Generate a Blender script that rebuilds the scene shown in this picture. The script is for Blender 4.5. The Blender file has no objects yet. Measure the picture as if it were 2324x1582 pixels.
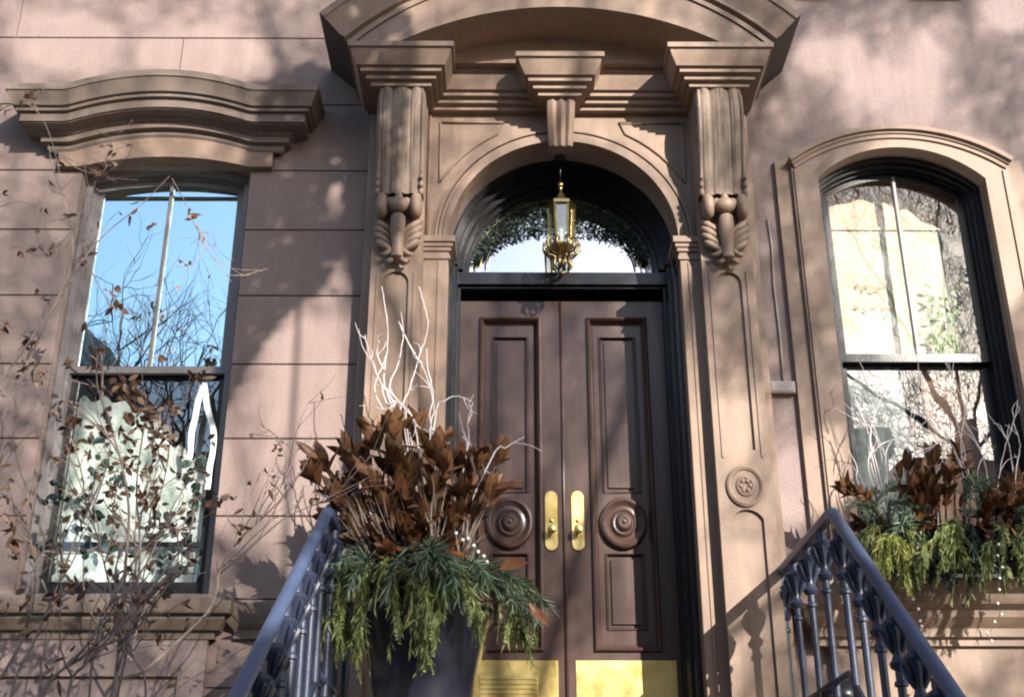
import bpy, bmesh, math, random
from mathutils import Vector, Matrix
rnd = random.Random(11)
sc = bpy.context.scene
COL = sc.collection
PI = math.pi

# ------------------------------------------------------------------ camera
CAM = Vector((0, -7.67, 1.5)); PITCH = math.radians(24.0); YAW = math.radians(0.3)
FPX, PW, PH = 2796.0, 2324.0, 1582.0
cd = bpy.data.cameras.new("camera"); cam = bpy.data.objects.new("camera", cd); COL.objects.link(cam)
cam.location = CAM; cam.rotation_euler = (PI/2 + PITCH, 0, -YAW)
cd.sensor_width = 36; cd.lens = 36*FPX/PW; cd.clip_end = 500; cd.clip_start = .05
sc.camera = cam
_f = Vector((math.sin(YAW)*math.cos(PITCH), math.cos(YAW)*math.cos(PITCH), math.sin(PITCH)))
_r = Vector((math.cos(YAW), -math.sin(YAW), 0)); _u = _r.cross(_f)
def at(px, py, Y):
    """point of the place seen at photo position px,py and standing at depth Y"""
    d = _f + _r*((px-PW/2)/FPX) - _u*((py-PH/2)/FPX)
    return CAM + d*((Y-CAM.y)/d.y)

# ------------------------------------------------------------------ mesh helpers
class MB:
    def __init__(s): s.v = []; s.f = []; s.m = []
    def add(s, vs, fs, mi=0):
        n = len(s.v); s.v += [tuple(v) for v in vs]
        for f in fs: s.f.append(tuple(i+n for i in f)); s.m.append(mi)
    def quad(s, a, b, c, d, mi=0): s.add([a, b, c, d], [(0, 1, 2, 3)], mi)
    def box(s, x0, x1, y0, y1, z0, z1, mi=0):
        s.add([(x0,y0,z0),(x1,y0,z0),(x1,y1,z0),(x0,y1,z0),(x0,y0,z1),(x1,y0,z1),(x1,y1,z1),(x0,y1,z1)],
              [(0,3,2,1),(4,5,6,7),(0,1,5,4),(1,2,6,5),(2,3,7,6),(3,0,4,7)], mi)
    def tube(s, pts, r0, r1=None, n=6, mi=0, cap=True):
        if r1 is None: r1 = r0
        pts = [Vector(p) for p in pts]; k = len(pts)
        rs = r0 if isinstance(r0, (list, tuple)) else [r0+(r1-r0)*i/(k-1) for i in range(k)]
        vs = []; ref = None
        for i in range(k):
            t = (pts[min(i+1, k-1)]-pts[max(i-1, 0)])
            t = t.normalized() if t.length > 1e-9 else Vector((0, 0, 1))
            if ref is None:
                ref = t.orthogonal().normalized()
            ref = (ref - t*ref.dot(t))
            ref = ref.normalized() if ref.length > 1e-6 else t.orthogonal().normalized()
            b = t.cross(ref)
            for j in range(n):
                a = 2*PI*j/n; vs.append(pts[i] + (ref*math.cos(a)+b*math.sin(a))*rs[i])
        fs = [(i*n+j, i*n+(j+1) % n, (i+1)*n+(j+1) % n, (i+1)*n+j) for i in range(k-1) for j in range(n)]
        if cap: fs += [tuple(range(n-1, -1, -1)), tuple(range((k-1)*n, k*n))]
        s.add(vs, fs, mi)
    def lathe(s, prof, c=(0, 0, 0), n=16, mi=0, axis='z', sx=1, sy=1):
        """prof: (radius, height) ; axis 'y' turns the height to point out of the facade (-Y)"""
        c = Vector(c); vs = []
        for r, h in prof:
            for j in range(n):
                a = 2*PI*j/n
                vs.append(c + (Vector((r*sx*math.cos(a), r*sy*math.sin(a), h)) if axis == 'z' else Vector((r*sx*math.cos(a), -h, r*sy*math.sin(a)))))
        k = len(prof)
        fs = [(i*n+j, i*n+(j+1) % n, (i+1)*n+(j+1) % n, (i+1)*n+j) for i in range(k-1) for j in range(n)]
        fs += [tuple(range(n-1, -1, -1)), tuple(range((k-1)*n, k*n))]
        s.add(vs, fs, mi)
    def ball(s, c, r, n=8, mi=0, sc3=(1, 1, 1)):
        c = Vector(c); k = max(4, n//2+1); vs = []
        for i in range(k+1):
            p = PI*i/k
            for j in range(n):
                a = 2*PI*j/n
                vs.append(c+Vector((r*sc3[0]*math.sin(p)*math.cos(a), r*sc3[1]*math.sin(p)*math.sin(a), r*sc3[2]*math.cos(p))))
        fs = [(i*n+j, (i+1)*n+j, (i+1)*n+(j+1) % n, i*n+(j+1) % n) for i in range(k) for j in range(n)]
        s.add(vs, fs, mi)
    def grid(s, rows, mi=0, closed=False):
        k = len(rows); n = len(rows[0]); vs = [p for r in rows for p in r]
        fs = [(i*n+j, i*n+j+1, (i+1)*n+j+1, (i+1)*n+j) for i in range(k-1) for j in range(n-1)]
        s.add(vs, fs, mi)
    def build(s, name, mat, parent=None, smooth=False, merge=True, bevel=0, recalc=False):
        me = bpy.data.meshes.new(name); me.from_pydata(s.v, [], s.f)
        mats = mat if isinstance(mat, (list, tuple)) else [mat]
        for m in mats: me.materials.append(m)
        if len(mats) > 1: me.polygons.foreach_set('material_index', s.m)
        bm = bmesh.new(); bm.from_mesh(me)
        if merge: bmesh.ops.remove_doubles(bm, verts=bm.verts, dist=1e-5)
        if recalc: bmesh.ops.recalc_face_normals(bm, faces=bm.faces)
        if bevel:
            es = [e for e in bm.edges if len(e.link_faces) == 2 and e.calc_face_angle(0) > .5]
            bmesh.ops.bevel(bm, geom=es, offset=bevel, segments=2, profile=.5, affect='EDGES', clamp_overlap=True)
        for fc in bm.faces: fc.smooth = bool(smooth)
        if smooth and smooth is not True:
            for e in bm.edges:
                if len(e.link_faces) == 2 and e.calc_face_angle(0) > smooth: e.smooth = False
        bm.to_mesh(me); bm.free()
        o = bpy.data.objects.new(name, me); COL.objects.link(o)
        if parent is not None: o.parent = parent; 
        return o

def tag(o, label=None, cat=None, group=None, kind=None):
    if label: o['label'] = label
    if cat: o['category'] = cat
    if group: o['group'] = group
    if kind: o['kind'] = kind
    return o
def thing(name, label, cat, group=None):
    o = bpy.data.objects.new(name, None); o.empty_display_size = .1; COL.objects.link(o)
    return tag(o, label, cat, group)

def pierced(mb, x0, x1, z0, z1, y, holes, depth=0, floor=True, seg=24, mi=0, zt=None):
    """front sheet at y with holes (hx0,hx1,zb,zt) ; zb/zt numbers or functions of x; recess of given depth"""
    F = lambda v, x: v(x) if callable(v) else v
    xs = {x0, x1}
    for h in holes:
        hx0, hx1 = h[0], h[1]
        k = seg if (callable(h[2]) or callable(h[3])) else 1
        for i in range(k+1):
            u = i/k
            if k > 1: u = .5-.5*math.cos(PI*u)
            xs.add(hx0+(hx1-hx0)*u)
    if callable(z1) or callable(z0):
        for i in range(seg+1): xs.add(x0+(x1-x0)*i/seg)
    xs = sorted(xs); yb = y+depth
    for a, b in zip(xs, xs[1:]):
        if b-a < 1e-7: continue
        mid = (a+b)/2
        hs = sorted([h for h in holes if h[0]-1e-9 <= mid <= h[1]+1e-9], key=lambda h: F(h[2], mid))
        la, lb = F(z0, a), F(z0, b)
        for h in hs:
            ba, bb, ta, tb = F(h[2], a), F(h[2], b), F(h[3], a), F(h[3], b)
            mb.quad((a, y, la), (b, y, lb), (b, y, bb), (a, y, ba), mi)
            if depth:
                if ba > F(z0, a)+1e-4 or bb > F(z0, b)+1e-4: mb.quad((a, y, ba), (b, y, bb), (b, yb, bb), (a, yb, ba), mi)
                mb.quad((a, yb, ta), (b, yb, tb), (b, y, tb), (a, y, ta), mi)
                if floor: mb.quad((a, yb, ba), (b, yb, bb), (b, yb, tb), (a, yb, ta), mi)
            la, lb = ta, tb
        mb.quad((a, y, la), (b, y, lb), (b, y, F(z1, b)), (a, y, F(z1, a)), mi)
    if depth:
        for h in holes:
            for x, sgn in ((h[0], 1), (h[1], -1)):
                zb, ztp = F(h[2], x), F(h[3], x)
                if ztp-zb > 1e-6:
                    q = [(x, y, zb), (x, yb, zb), (x, yb, ztp), (x, y, ztp)]
                    mb.quad(*(q if sgn > 0 else q[::-1]), mi)

def slab_sides(mb, x0, x1, z0, z1, y, yb, seg=24, mi=0):
    """top, bottom and end faces from y back to yb (z0,z1 may be functions)"""
    F = lambda v, x: v(x) if callable(v) else v
    k = seg if (callable(z0) or callable(z1)) else 1
    xs = [x0+(x1-x0)*i/k for i in range(k+1)]
    for a, b in zip(xs, xs[1:]):
        mb.quad((a, yb, F(z0, a)), (b, yb, F(z0, b)), (b, y, F(z0, b)), (a, y, F(z0, a)), mi)
        mb.quad((a, y, F(z1, a)), (b, y, F(z1, b)), (b, yb, F(z1, b)), (a, yb, F(z1, a)), mi)
    mb.quad((x0, yb, F(z0, x0)), (x0, y, F(z0, x0)), (x0, y, F(z1, x0)), (x0, yb, F(z1, x0)), mi)
    mb.quad((x1, y, F(z0, x1)), (x1, yb, F(z0, x1)), (x1, yb, F(z1, x1)), (x1, y, F(z1, x1)), mi)

def arc_fn(xc, hw, zs, rise):
    R = (hw*hw+rise*rise)/(2*rise); zc = zs+rise-R
    return lambda x: zc+math.sqrt(max(0, R*R-(x-xc)**2))

def sweep_plan(mb, path, prof, mi=0):
    """profile (projection, z) swept along a plan path with mitred corners, outward = right of travel"""
    P = [Vector((x, y)) for x, y in path]; N = []
    for a, b in zip(P, P[1:]):
        d = (b-a).normalized(); N.append(Vector((d.y, -d.x)))
    M = []
    for i in range(len(P)):
        if i == 0: M.append(N[0])
        elif i == len(P)-1: M.append(N[-1])
        else:
            m = N[i-1]+N[i]; M.append(m/ (m.length_squared/2))
    rows = []
    for p, z in prof:
        rows.append([(P[i].x+M[i].x*p, P[i].y+M[i].y*p, z(P[i].x) if callable(z) else z) for i in range(len(P))])
    mb.grid(rows, mi)

def hood(mb, x0, x1, yb, zfn, prof, n=40, mi=0):
    """moulding with profile (projection, dz) over a curved line zfn(x), with returns to the wall"""
    rows = []
    for p, dz in prof:
        row = [(x0-p, 0.0, zfn(x0)+dz), (x0-p, yb-p, zfn(x0)+dz)]
        for i in range(1, n):
            x = x0+(x1-x0)*i/n; row.append((x, yb-p, zfn(x)+dz))
        row += [(x1+p, yb-p, zfn(x1)+dz), (x1+p, 0.0, zfn(x1)+dz)]
        rows.append(row)
    mb.grid(rows, mi)

# ------------------------------------------------------------------ materials
def new_mat(name):
    m = bpy.data.materials.new(name); m.use_nodes = True
    nt = m.node_tree; b = nt.nodes['Principled BSDF']
    return m, nt, b
def N(nt, t, **k):
    n = nt.nodes.new(t)
    for a, v in k.items():
        if a in n.inputs.keys(): n.inputs[a].default_value = v
        else: setattr(n, a, v)
    return n
def ramp(nt, stops):
    r = nt.nodes.new('ShaderNodeValToRGB'); el = r.color_ramp.elements
    while len(el) < len(stops): el.new(.5)
    for e, (p, c) in zip(el, stops): e.position = p; e.color = (*c, 1)
    return r
def noisy(name, c1, c2, scale=3, rough=.8, bump=.15, bscale=60, detail=6, metal=0, c3=None, spec=.5, stretch=None, tint=0, streak=0):
    m, nt, b = new_mat(name); L = nt.links
    tc = N(nt, 'ShaderNodeTexCoord'); vec = tc.outputs['Object']
    if stretch:
        mp = N(nt, 'ShaderNodeMapping'); mp.inputs['Scale'].default_value = stretch; L.new(vec, mp.inputs[0]); vec = mp.outputs[0]
    n1 = N(nt, 'ShaderNodeTexNoise', Scale=scale, Detail=detail, Roughness=.62); L.new(vec, n1.inputs['Vector'])
    st = [(.3, c1), (.7, c2)] if c3 is None else [(.25, c1), (.5, c2), (.75, c3)]
    r = ramp(nt, st); L.new(n1.outputs[0], r.inputs[0])
    n3 = N(nt, 'ShaderNodeTexNoise', Scale=bscale*2.2, Detail=3); L.new(tc.outputs['Object'], n3.inputs['Vector'])
    hs = N(nt, 'ShaderNodeMix', data_type='RGBA', blend_type='MULTIPLY'); hs.inputs[0].default_value = .1 if metal else .65
    r3 = ramp(nt, [(.3, (.72, .72, .72)), (.7, (1.15, 1.15, 1.15))]); L.new(n3.outputs[0], r3.inputs[0])
    L.new(r.outputs[0], hs.inputs[6]); L.new(r3.outputs[0], hs.inputs[7]); cout = hs.outputs[2]
    if streak:
        mp2 = N(nt, 'ShaderNodeMapping'); mp2.inputs['Scale'].default_value = (7, 7, .8); L.new(tc.outputs['Object'], mp2.inputs[0])
        n5 = N(nt, 'ShaderNodeTexNoise', Scale=1.0, Detail=6, Roughness=.65); L.new(mp2.outputs[0], n5.inputs['Vector'])
        n6 = N(nt, 'ShaderNodeTexNoise', Scale=.9, Detail=4); L.new(tc.outputs['Object'], n6.inputs['Vector'])
        mu_ = N(nt, 'ShaderNodeMath', operation='MULTIPLY'); L.new(n5.outputs[0], mu_.inputs[0]); L.new(n6.outputs[0], mu_.inputs[1])
        r5 = ramp(nt, [(.20, (1, 1, 1)), (.36, (1-streak, 1-streak*1.05, 1-streak*1.1))]); L.new(mu_.outputs[0], r5.inputs[0])
        m5 = N(nt, 'ShaderNodeMix', data_type='RGBA', blend_type='MULTIPLY'); m5.inputs[0].default_value = 1
        L.new(cout, m5.inputs[6]); L.new(r5.outputs[0], m5.inputs[7]); cout = m5.outputs[2]
    if tint:
        ge = N(nt, 'ShaderNodeNewGeometry'); r4 = ramp(nt, [(0, (1-tint,)*3), (.5, (1, 1-tint*.2, 1-tint*.3)), (1, (1+tint*.6, 1+tint*.7, 1+tint*.8))])
        L.new(ge.outputs['Random Per Island'], r4.inputs[0]); m4 = N(nt, 'ShaderNodeMix', data_type='RGBA', blend_type='MULTIPLY'); m4.inputs[0].default_value = 1
        L.new(cout, m4.inputs[6]); L.new(r4.outputs[0], m4.inputs[7]); cout = m4.outputs[2]
    L.new(cout, b.inputs['Base Color'])
    n2 = N(nt, 'ShaderNodeTexNoise', Scale=bscale, Detail=5); L.new(tc.outputs['Object'], n2.inputs['Vector'])
    bp = N(nt, 'ShaderNodeBump', Strength=bump, Distance=.01); L.new(n2.outputs[0], bp.inputs['Height']); L.new(bp.outputs[0], b.inputs['Normal'])
    rr = N(nt, 'ShaderNodeMapRange'); rr.inputs[3].default_value = max(0, rough-.1); rr.inputs[4].default_value = min(1, rough+.1)
    L.new(n1.outputs[0], rr.inputs[0]); L.new(rr.outputs[0], b.inputs['Roughness'])
    b.inputs['Metallic'].default_value = metal; b.inputs['Specular IOR Level'].default_value = spec
    return m
def island(name, stops, rough=.6, spec=.3, trans=0, back=None):
    m, nt, b = new_mat(name); L = nt.links
    g = N(nt, 'ShaderNodeNewGeometry'); r = ramp(nt, stops)
    L.new(g.outputs['Random Per Island'], r.inputs[0]); col_ = r.outputs[0]
    if back:
        tc = N(nt, 'ShaderNodeTexCoord'); nz = N(nt, 'ShaderNodeTexNoise', Scale=38, Detail=3); L.new(tc.outputs['Object'], nz.inputs['Vector'])
        r2 = ramp(nt, [(.3, (.62, .62, .62)), (.7, (1.25, 1.2, 1.1))]); L.new(nz.outputs[0], r2.inputs[0])
        mb_ = N(nt, 'ShaderNodeMix', data_type='RGBA'); mb_.inputs[7].default_value = (*back, 1); L.new(g.outputs['Backfacing'], mb_.inputs[0]); L.new(col_, mb_.inputs[6])
        mm = N(nt, 'ShaderNodeMix', data_type='RGBA', blend_type='MULTIPLY'); mm.inputs[0].default_value = 1; L.new(mb_.outputs[2], mm.inputs[6]); L.new(r2.outputs[0], mm.inputs[7]); col_ = mm.outputs[2]
    L.new(col_, b.inputs['Base Color'])
    b.inputs['Roughness'].default_value = rough; b.inputs['Specular IOR Level'].default_value = spec
    if trans:
        t = N(nt, 'ShaderNodeBsdfTranslucent'); L.new(r.outputs[0], t.inputs[0])
        mx = N(nt, 'ShaderNodeMixShader'); mx.inputs[0].default_value = trans
        L.new(b.outputs[0], mx.inputs[1]); L.new(t.outputs[0], mx.inputs[2]); L.new(mx.outputs[0], nt.nodes['Material Output'].inputs[0])
    return m
def glass(name, fac, tint=(1, 1, 1), wave=.004, rough=.0):
    m, nt, b = new_mat(name); L = nt.links; nt.nodes.remove(b)
    tr = N(nt, 'ShaderNodeBsdfTransparent'); tr.inputs[0].default_value = (.92, .95, .93, 1)
    gl = N(nt, 'ShaderNodeBsdfGlossy'); gl.inputs['Color'].default_value = (*tint, 1); gl.inputs['Roughness'].default_value = rough
    tc = N(nt, 'ShaderNodeTexCoord'); n = N(nt, 'ShaderNodeTexNoise', Scale=3.5, Detail=1); L.new(tc.outputs['Object'], n.inputs['Vector'])
    bp = N(nt, 'ShaderNodeBump', Strength=wave*20, Distance=.01); L.new(n.outputs[0], bp.inputs['Height']); L.new(bp.outputs[0], gl.inputs['Normal'])
    mx = N(nt, 'ShaderNodeMixShader'); mx.inputs[0].default_value = fac
    L.new(tr.outputs[0], mx.inputs[1]); L.new(gl.outputs[0], mx.inputs[2]); L.new(mx.outputs[0], nt.nodes['Material Output'].inputs[0])
    return m

M = {}
M['ashlar'] = noisy('pink_brownstone', (.235, .175, .160), (.30, .225, .203), 1.3, .88, .30, 45, c3=(.335, .253, .228), tint=.13, streak=.16)
M['stucco'] = noisy('weathered_brownstone', (.215, .165, .155), (.285, .215, .20), 1.1, .85, .2, 30, c3=(.34, .262, .238), streak=.18)
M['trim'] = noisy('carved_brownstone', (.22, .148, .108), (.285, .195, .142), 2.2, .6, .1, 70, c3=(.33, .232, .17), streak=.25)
M['soot'] = noisy('soot_blackened_stone', (.030, .020, .017), (.055, .040, .034), 3, .8, .15, 60)  # near-black stone for the cornice underside and end faces
M['hoodstone'] = noisy('hood_brownstone', (.20, .15, .12), (.27, .205, .165), 2.5, .7, .1, 70, streak=.3)
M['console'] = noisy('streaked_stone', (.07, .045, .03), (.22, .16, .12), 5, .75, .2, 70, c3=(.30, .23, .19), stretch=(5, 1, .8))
M['joint'] = noisy('mortar_joint', (.09, .065, .06), (.12, .09, .085), 6, .9, .2, 50)
M['greyframe'] = noisy('grey_brown_paint', (.17, .155, .155), (.23, .21, .21), 4, .45, .06, 60)
M['darkframe'] = noisy('dark_frame_paint', (.012, .011, .012), (.022, .02, .021), 4, .3, .05, 60)
M['black'] = noisy('black_gloss_paint', (.008, .008, .010), (.016, .015, .018), 3, .28, .05, 50)
M['door'] = noisy('dark_brown_door_paint', (.060, .034, .028), (.080, .046, .038), 2.5, .30, .05, 40, stretch=(3, 3, .6))
M['brass'] = noisy('polished_brass', (.62, .46, .15), (.80, .64, .28), 7, .34, .08, 22, metal=1)
M['lampbrass'] = noisy('lamp_brass', (.42, .30, .11), (.66, .50, .22), 8, .36, .03, 30, metal=1)
M['darkbrass'] = noisy('tarnished_brass', (.20, .15, .07), (.38, .30, .15), 9, .4, .05, 30, metal=1)
M['iron'] = noisy('navy_iron_paint', (.016, .022, .045), (.028, .036, .068), 6, .42, .1, 60)
M['rail'] = noisy('blue_handrail_paint', (.048, .068, .128), (.068, .096, .172), 7, .42, .06, 60)
M['pot'] = noisy('dark_glazed_pot', (.006, .008, .016), (.014, .018, .034), 4, .3, .06, 40)
M['trough'] = noisy('matte_black_trough', (.008, .008, .009), (.014, .013, .014), 5, .85, .1, 50, spec=.15)
M['soil'] = noisy('soil', (.02, .014, .01), (.04, .03, .02), 20, .9, .5, 50)
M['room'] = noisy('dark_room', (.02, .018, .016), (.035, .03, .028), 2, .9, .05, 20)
M['blind'] = noisy('white_blind', (.40, .41, .31), (.58, .55, .46), 5, .9, .05, 60)
M['curtain'] = noisy('lace_curtain', (.14, .20, .17), (.62, .66, .63), 7, .9, .1, 60, c3=(.82, .84, .82))  # curtain cloth mottled in colour to imitate reflections on the lower sash
M['palecurtain'] = noisy('pale_blue_curtain', (.42, .47, .48), (.55, .60, .60), 4, .9)  # curtain coloured as the bluish reflection in the right lower sash
M['peachcurtain'] = noisy('peach_curtain', (.42, .26, .20), (.55, .37, .30), 4, .9)  # curtain coloured as the pinkish brick reflection in the same sash
M['valance'] = noisy('peach_valance', (.50, .36, .27), (.68, .55, .43), 7, .9)  # cloth band coloured as the peach reflection at the upper sash top
M['orange'] = island('orange_paper', [(0, (.55, .14, .05)), (1, (.75, .30, .10))], .7)
M['houseplant'] = island('pale_green_leaf', [(0, (.10, .20, .06)), (1, (.30, .42, .16))], .5, .3, .3)
M['plastic'] = noisy('pale_box', (.30, .25, .24), (.36, .31, .30), 8, .6, .05, 60)
M['crack'] = noisy('pale_cable', (.36, .31, .29), (.42, .37, .35), 8, .6, .05, 60)
M['white'] = noisy('white_ribbon', (.80, .80, .82), (.86, .86, .87), 4, .5, .05, 60)
M['bark'] = noisy('grey_bark', (.20, .15, .125), (.38, .30, .26), 14, .85, .3, 60)
M['whitetwig'] = noisy('whitewashed_twig', (.50, .45, .44), (.64, .58, .57), 12, .7, .1, 80)
M['darktwig'] = noisy('street_tree_bark', (.05, .04, .035), (.10, .08, .07), 8, .9, .3, 40)
M['bead'] = noisy('white_berry', (.80, .77, .70), (.85, .83, .78), 5, .35, .02, 60)
M['magnolia'] = island('dried_magnolia_leaf', [(0, (.022, .010, .006)), (.3, (.075, .030, .013)), (.6, (.17, .068, .025)), (.78, (.06, .042, .014)), (.88, (.26, .095, .028)), (1, (.42, .15, .04))], .45, .4, .12, back=(.17, .080, .038))
M['dryleaf'] = island('dry_brown_leaf', [(0, (.07, .036, .024)), (.45, (.17, .088, .055)), (.75, (.26, .16, .105)), (1, (.40, .30, .23))], .75, .2, .15)
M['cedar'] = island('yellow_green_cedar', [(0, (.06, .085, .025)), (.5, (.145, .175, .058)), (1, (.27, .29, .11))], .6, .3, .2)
M['cedarlit'] = island('fresh_yellow_cedar', [(0, (.12, .15, .03)), (.5, (.24, .26, .07)), (1, (.36, .36, .11))], .6, .3, .25)  # brighter copy of the cedar, sunlight put into its leaf colour
M['pine'] = island('blue_green_pine', [(0, (.035, .062, .036)), (.5, (.085, .130, .080)), (1, (.19, .24, .155))], .55, .3, .1)
M['ivy'] = island('dark_green_leaf', [(0, (.008, .018, .014)), (.6, (.018, .038, .028)), (1, (.045, .075, .055))], .4, .4, .05)
M['husk'] = island('pale_dry_grass', [(0, (.22, .16, .13)), (1, (.42, .34, .29))], .8, .2, .15)
M['fanglass'] = glass('fanlight_glass', .80, (1, .97, .93))
M['skyglass'] = glass('upper_sash_glass', .92, (.74, .97, 1))
M['lowglass'] = glass('lower_sash_glass', .24, (.95, 1, 1))
M['rightglass'] = glass('right_sash_glass', .18, (1, .98, .94))
M['rightlow'] = glass('right_lower_glass', .34, (1, .98, .94))
M['lampglass'] = glass('lantern_glass', .25, (1, .95, .85), rough=.15)

# ------------------------------------------------------------------ plants helpers
def rv(s=1): return Vector((rnd.uniform(-s, s), rnd.uniform(-s, s), rnd.uniform(-s, s)))
def leaf(mb, P, d, up, Ln, Wd, curl=.2, fold=.25, n=5, mi=0):
    d = d.normalized(); sd = d.cross(up)
    sd = sd.normalized() if sd.length > 1e-4 else d.orthogonal().normalized()
    nr = sd.cross(d).normalized(); vs = []
    for i in range(n+1):
        t = i/n; wv = Wd*.5*(math.sin(PI*min(1, t*.92+.06))**.8)*(1-.25*t)
        if i == n: wv = Wd*.01
        c = P+d*(Ln*t)+nr*(curl*Ln*(t*t))
        vs += [c-sd*wv+nr*fold*wv, c, c+sd*wv+nr*fold*wv]
    fs = []
    for i in range(n):
        a = i*3; fs += [(a, a+1, a+4, a+3), (a+1, a+2, a+5, a+4)]
    mb.add(vs, fs, mi)
def curve(pts, n=8):
    """smooth polyline through pts (Catmull-Rom)"""
    P = [Vector(p) for p in pts]; out = []
    for i in range(len(P)-1):
        p0, p1, p2, p3 = P[max(0, i-1)], P[i], P[i+1], P[min(len(P)-1, i+2)]
        for k in range(n):
            t = k/n
            out.append(.5*((2*p1)+(p2-p0)*t+(2*p0-5*p1+4*p2-p3)*t*t+(3*p1-p0-3*p2+p3)*t*t*t))
    out.append(P[-1]); return out
def magnolia(parent, tip, root, nleaf=9, Ln=.15, spread=.75):
    mb = MB(); tip = Vector(tip); root = Vector(root)
    mid = (tip+root)/2+Vector((0, 0, .05)); st_ = curve([root, mid, tip], 5); mb.tube(st_, .008, .005, 5)
    ax = (tip-mid).normalized()
    for i in range(nleaf):
        an = i*2.4+rnd.random(); o = ax.orthogonal().normalized(); o = Matrix.Rotation(an, 3, ax) @ o
        s_ = spread*rnd.uniform(.35, 1.25); d = ax+o*s_
        p = tip-ax*rnd.uniform(0, .07)
        leaf(mb, p, d, -o+rv(.4), Ln*rnd.uniform(.75, 1.2), Ln*rnd.uniform(.44, .62), rnd.uniform(-.35, .55), rnd.uniform(.05, .7))
    for i in range(4):
        q = st_[len(st_)//2].lerp(tip, rnd.random()); leaf(mb, q, ax*.5+rv(.9), rv(), Ln*.85, Ln*.36, rnd.uniform(-.3, .4), .35)
    return mb.build('magnolia_stem', M['magnolia'], parent, smooth=True, merge=False)
def fan_spray(mb, P, d, Ln, W):
    """flat cedar spray: a midrib with side leaflets lying in one drooping plane"""
    d = d.normalized(); sd = d.cross(rv()).normalized(); n = 9
    for i in range(n):
        t = (i+.5)/n; p = P+d*(Ln*t)+Vector((0, 0, -.25*Ln*t*t))
        for sg in (-1, 1):
            l_ = W*(1-t*.75)*rnd.uniform(.7, 1.2)
            leaf(mb, p, d*.9+sd*sg*rnd.uniform(.5, .9)+Vector((0, 0, -.3)), sd.cross(d), l_, .0105, rnd.uniform(-.1, .1), .1, 2)
    leaf(mb, P, d+Vector((0, 0, -.1)), sd.cross(d), Ln*1.05, .010, -.15, .1, 3)
def bough(parent, pts, mat, nl=160, ln=.09, wd=.006, droop=1.0, name='evergreen_bough', spreadv=.6, side=5):
    mb = MB(); c = curve(pts, 10); mb.tube(c, .005, .002, 4)
    T_ = len(c)
    for s_ in range(side):      # side sprays
        i0 = int(T_*(.15+.75*s_/max(1, side))); p0 = c[min(i0, T_-1)]
        d = (c[min(i0+3, T_-1)]-c[max(0, i0-3)]).normalized()
        o = rv(1); o.z = -abs(o.z)*.6*droop; q1 = p0+(d*.6+o*.8)*ln*.8; q2 = q1+(d*.5+o*.5+Vector((0, 0, -.8*droop)))*ln*1.1
        sp_ = curve([p0, q1, q2], 6); mb.tube(sp_, .003, .0015, 3)
        for k in range(nl//side):
            t = rnd.random(); i = min(int(t*(len(sp_)-1)), len(sp_)-2); p = sp_[i].lerp(sp_[i+1], rnd.random())
            tg = (sp_[i+1]-sp_[i]).normalized(); dd = (tg*rnd.uniform(.5, 1.2)+rv(spreadv)+Vector((0, 0, -.35*droop)))
            leaf(mb, p, dd, rv(), ln*rnd.uniform(.35, .75), wd*rnd.uniform(.8, 1.5), rnd.uniform(-.1, .2), .1, 2)
    for k in range(nl):
        t = rnd.uniform(.05, 1); i = min(int(t*(T_-1)), T_-2); p = c[i].lerp(c[i+1], rnd.random())
        tg = (c[i+1]-c[i]).normalized(); dd = tg*rnd.uniform(.5, 1.3)+rv(spreadv)+Vector((0, 0, -.4*droop))
        leaf(mb, p, dd, rv(), ln*rnd.uniform(.5, 1.1), wd*rnd.uniform(.8, 1.6), rnd.uniform(-.1, .25), .1, 2)
    if name == 'evergreen_bough':
        for k in range(max(14, nl//7)):
            t = rnd.uniform(.15, .95); i = min(int(t*(T_-1)), T_-2); p = c[i]; tg = (c[i+1]-c[i]).normalized()
            fan_spray(mb, p, tg*rnd.uniform(.5, 1.1)+rv(.55)+Vector((0, 0, -.45*droop)), ln*rnd.uniform(.9, 1.5), ln*.55)
    return mb.build(name, mat, parent, smooth=False, merge=False)
def twig(parent, pts, r0=.006, r1=.002, mat=None, name='twig', forks=0):
    mb = MB(); c = curve(pts, 6); c = [p+rv(.003) for p in c]; mb.tube(c, r0, r1, 5)
    for k in range(forks):
        i = rnd.randint(len(c)//4, len(c)-2); d = (c[i+1]-c[i]).normalized()+rv(.7); L_ = rnd.uniform(.06, .18)
        a = c[i]; mb.tube(curve([a, a+d*L_*.5+rv(.02), a+d*L_+rv(.03)], 4), r1*1.4, r1*.6, 4)
    return mb.build(name, mat or M['whitetwig'], parent, smooth=True, merge=False)

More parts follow.
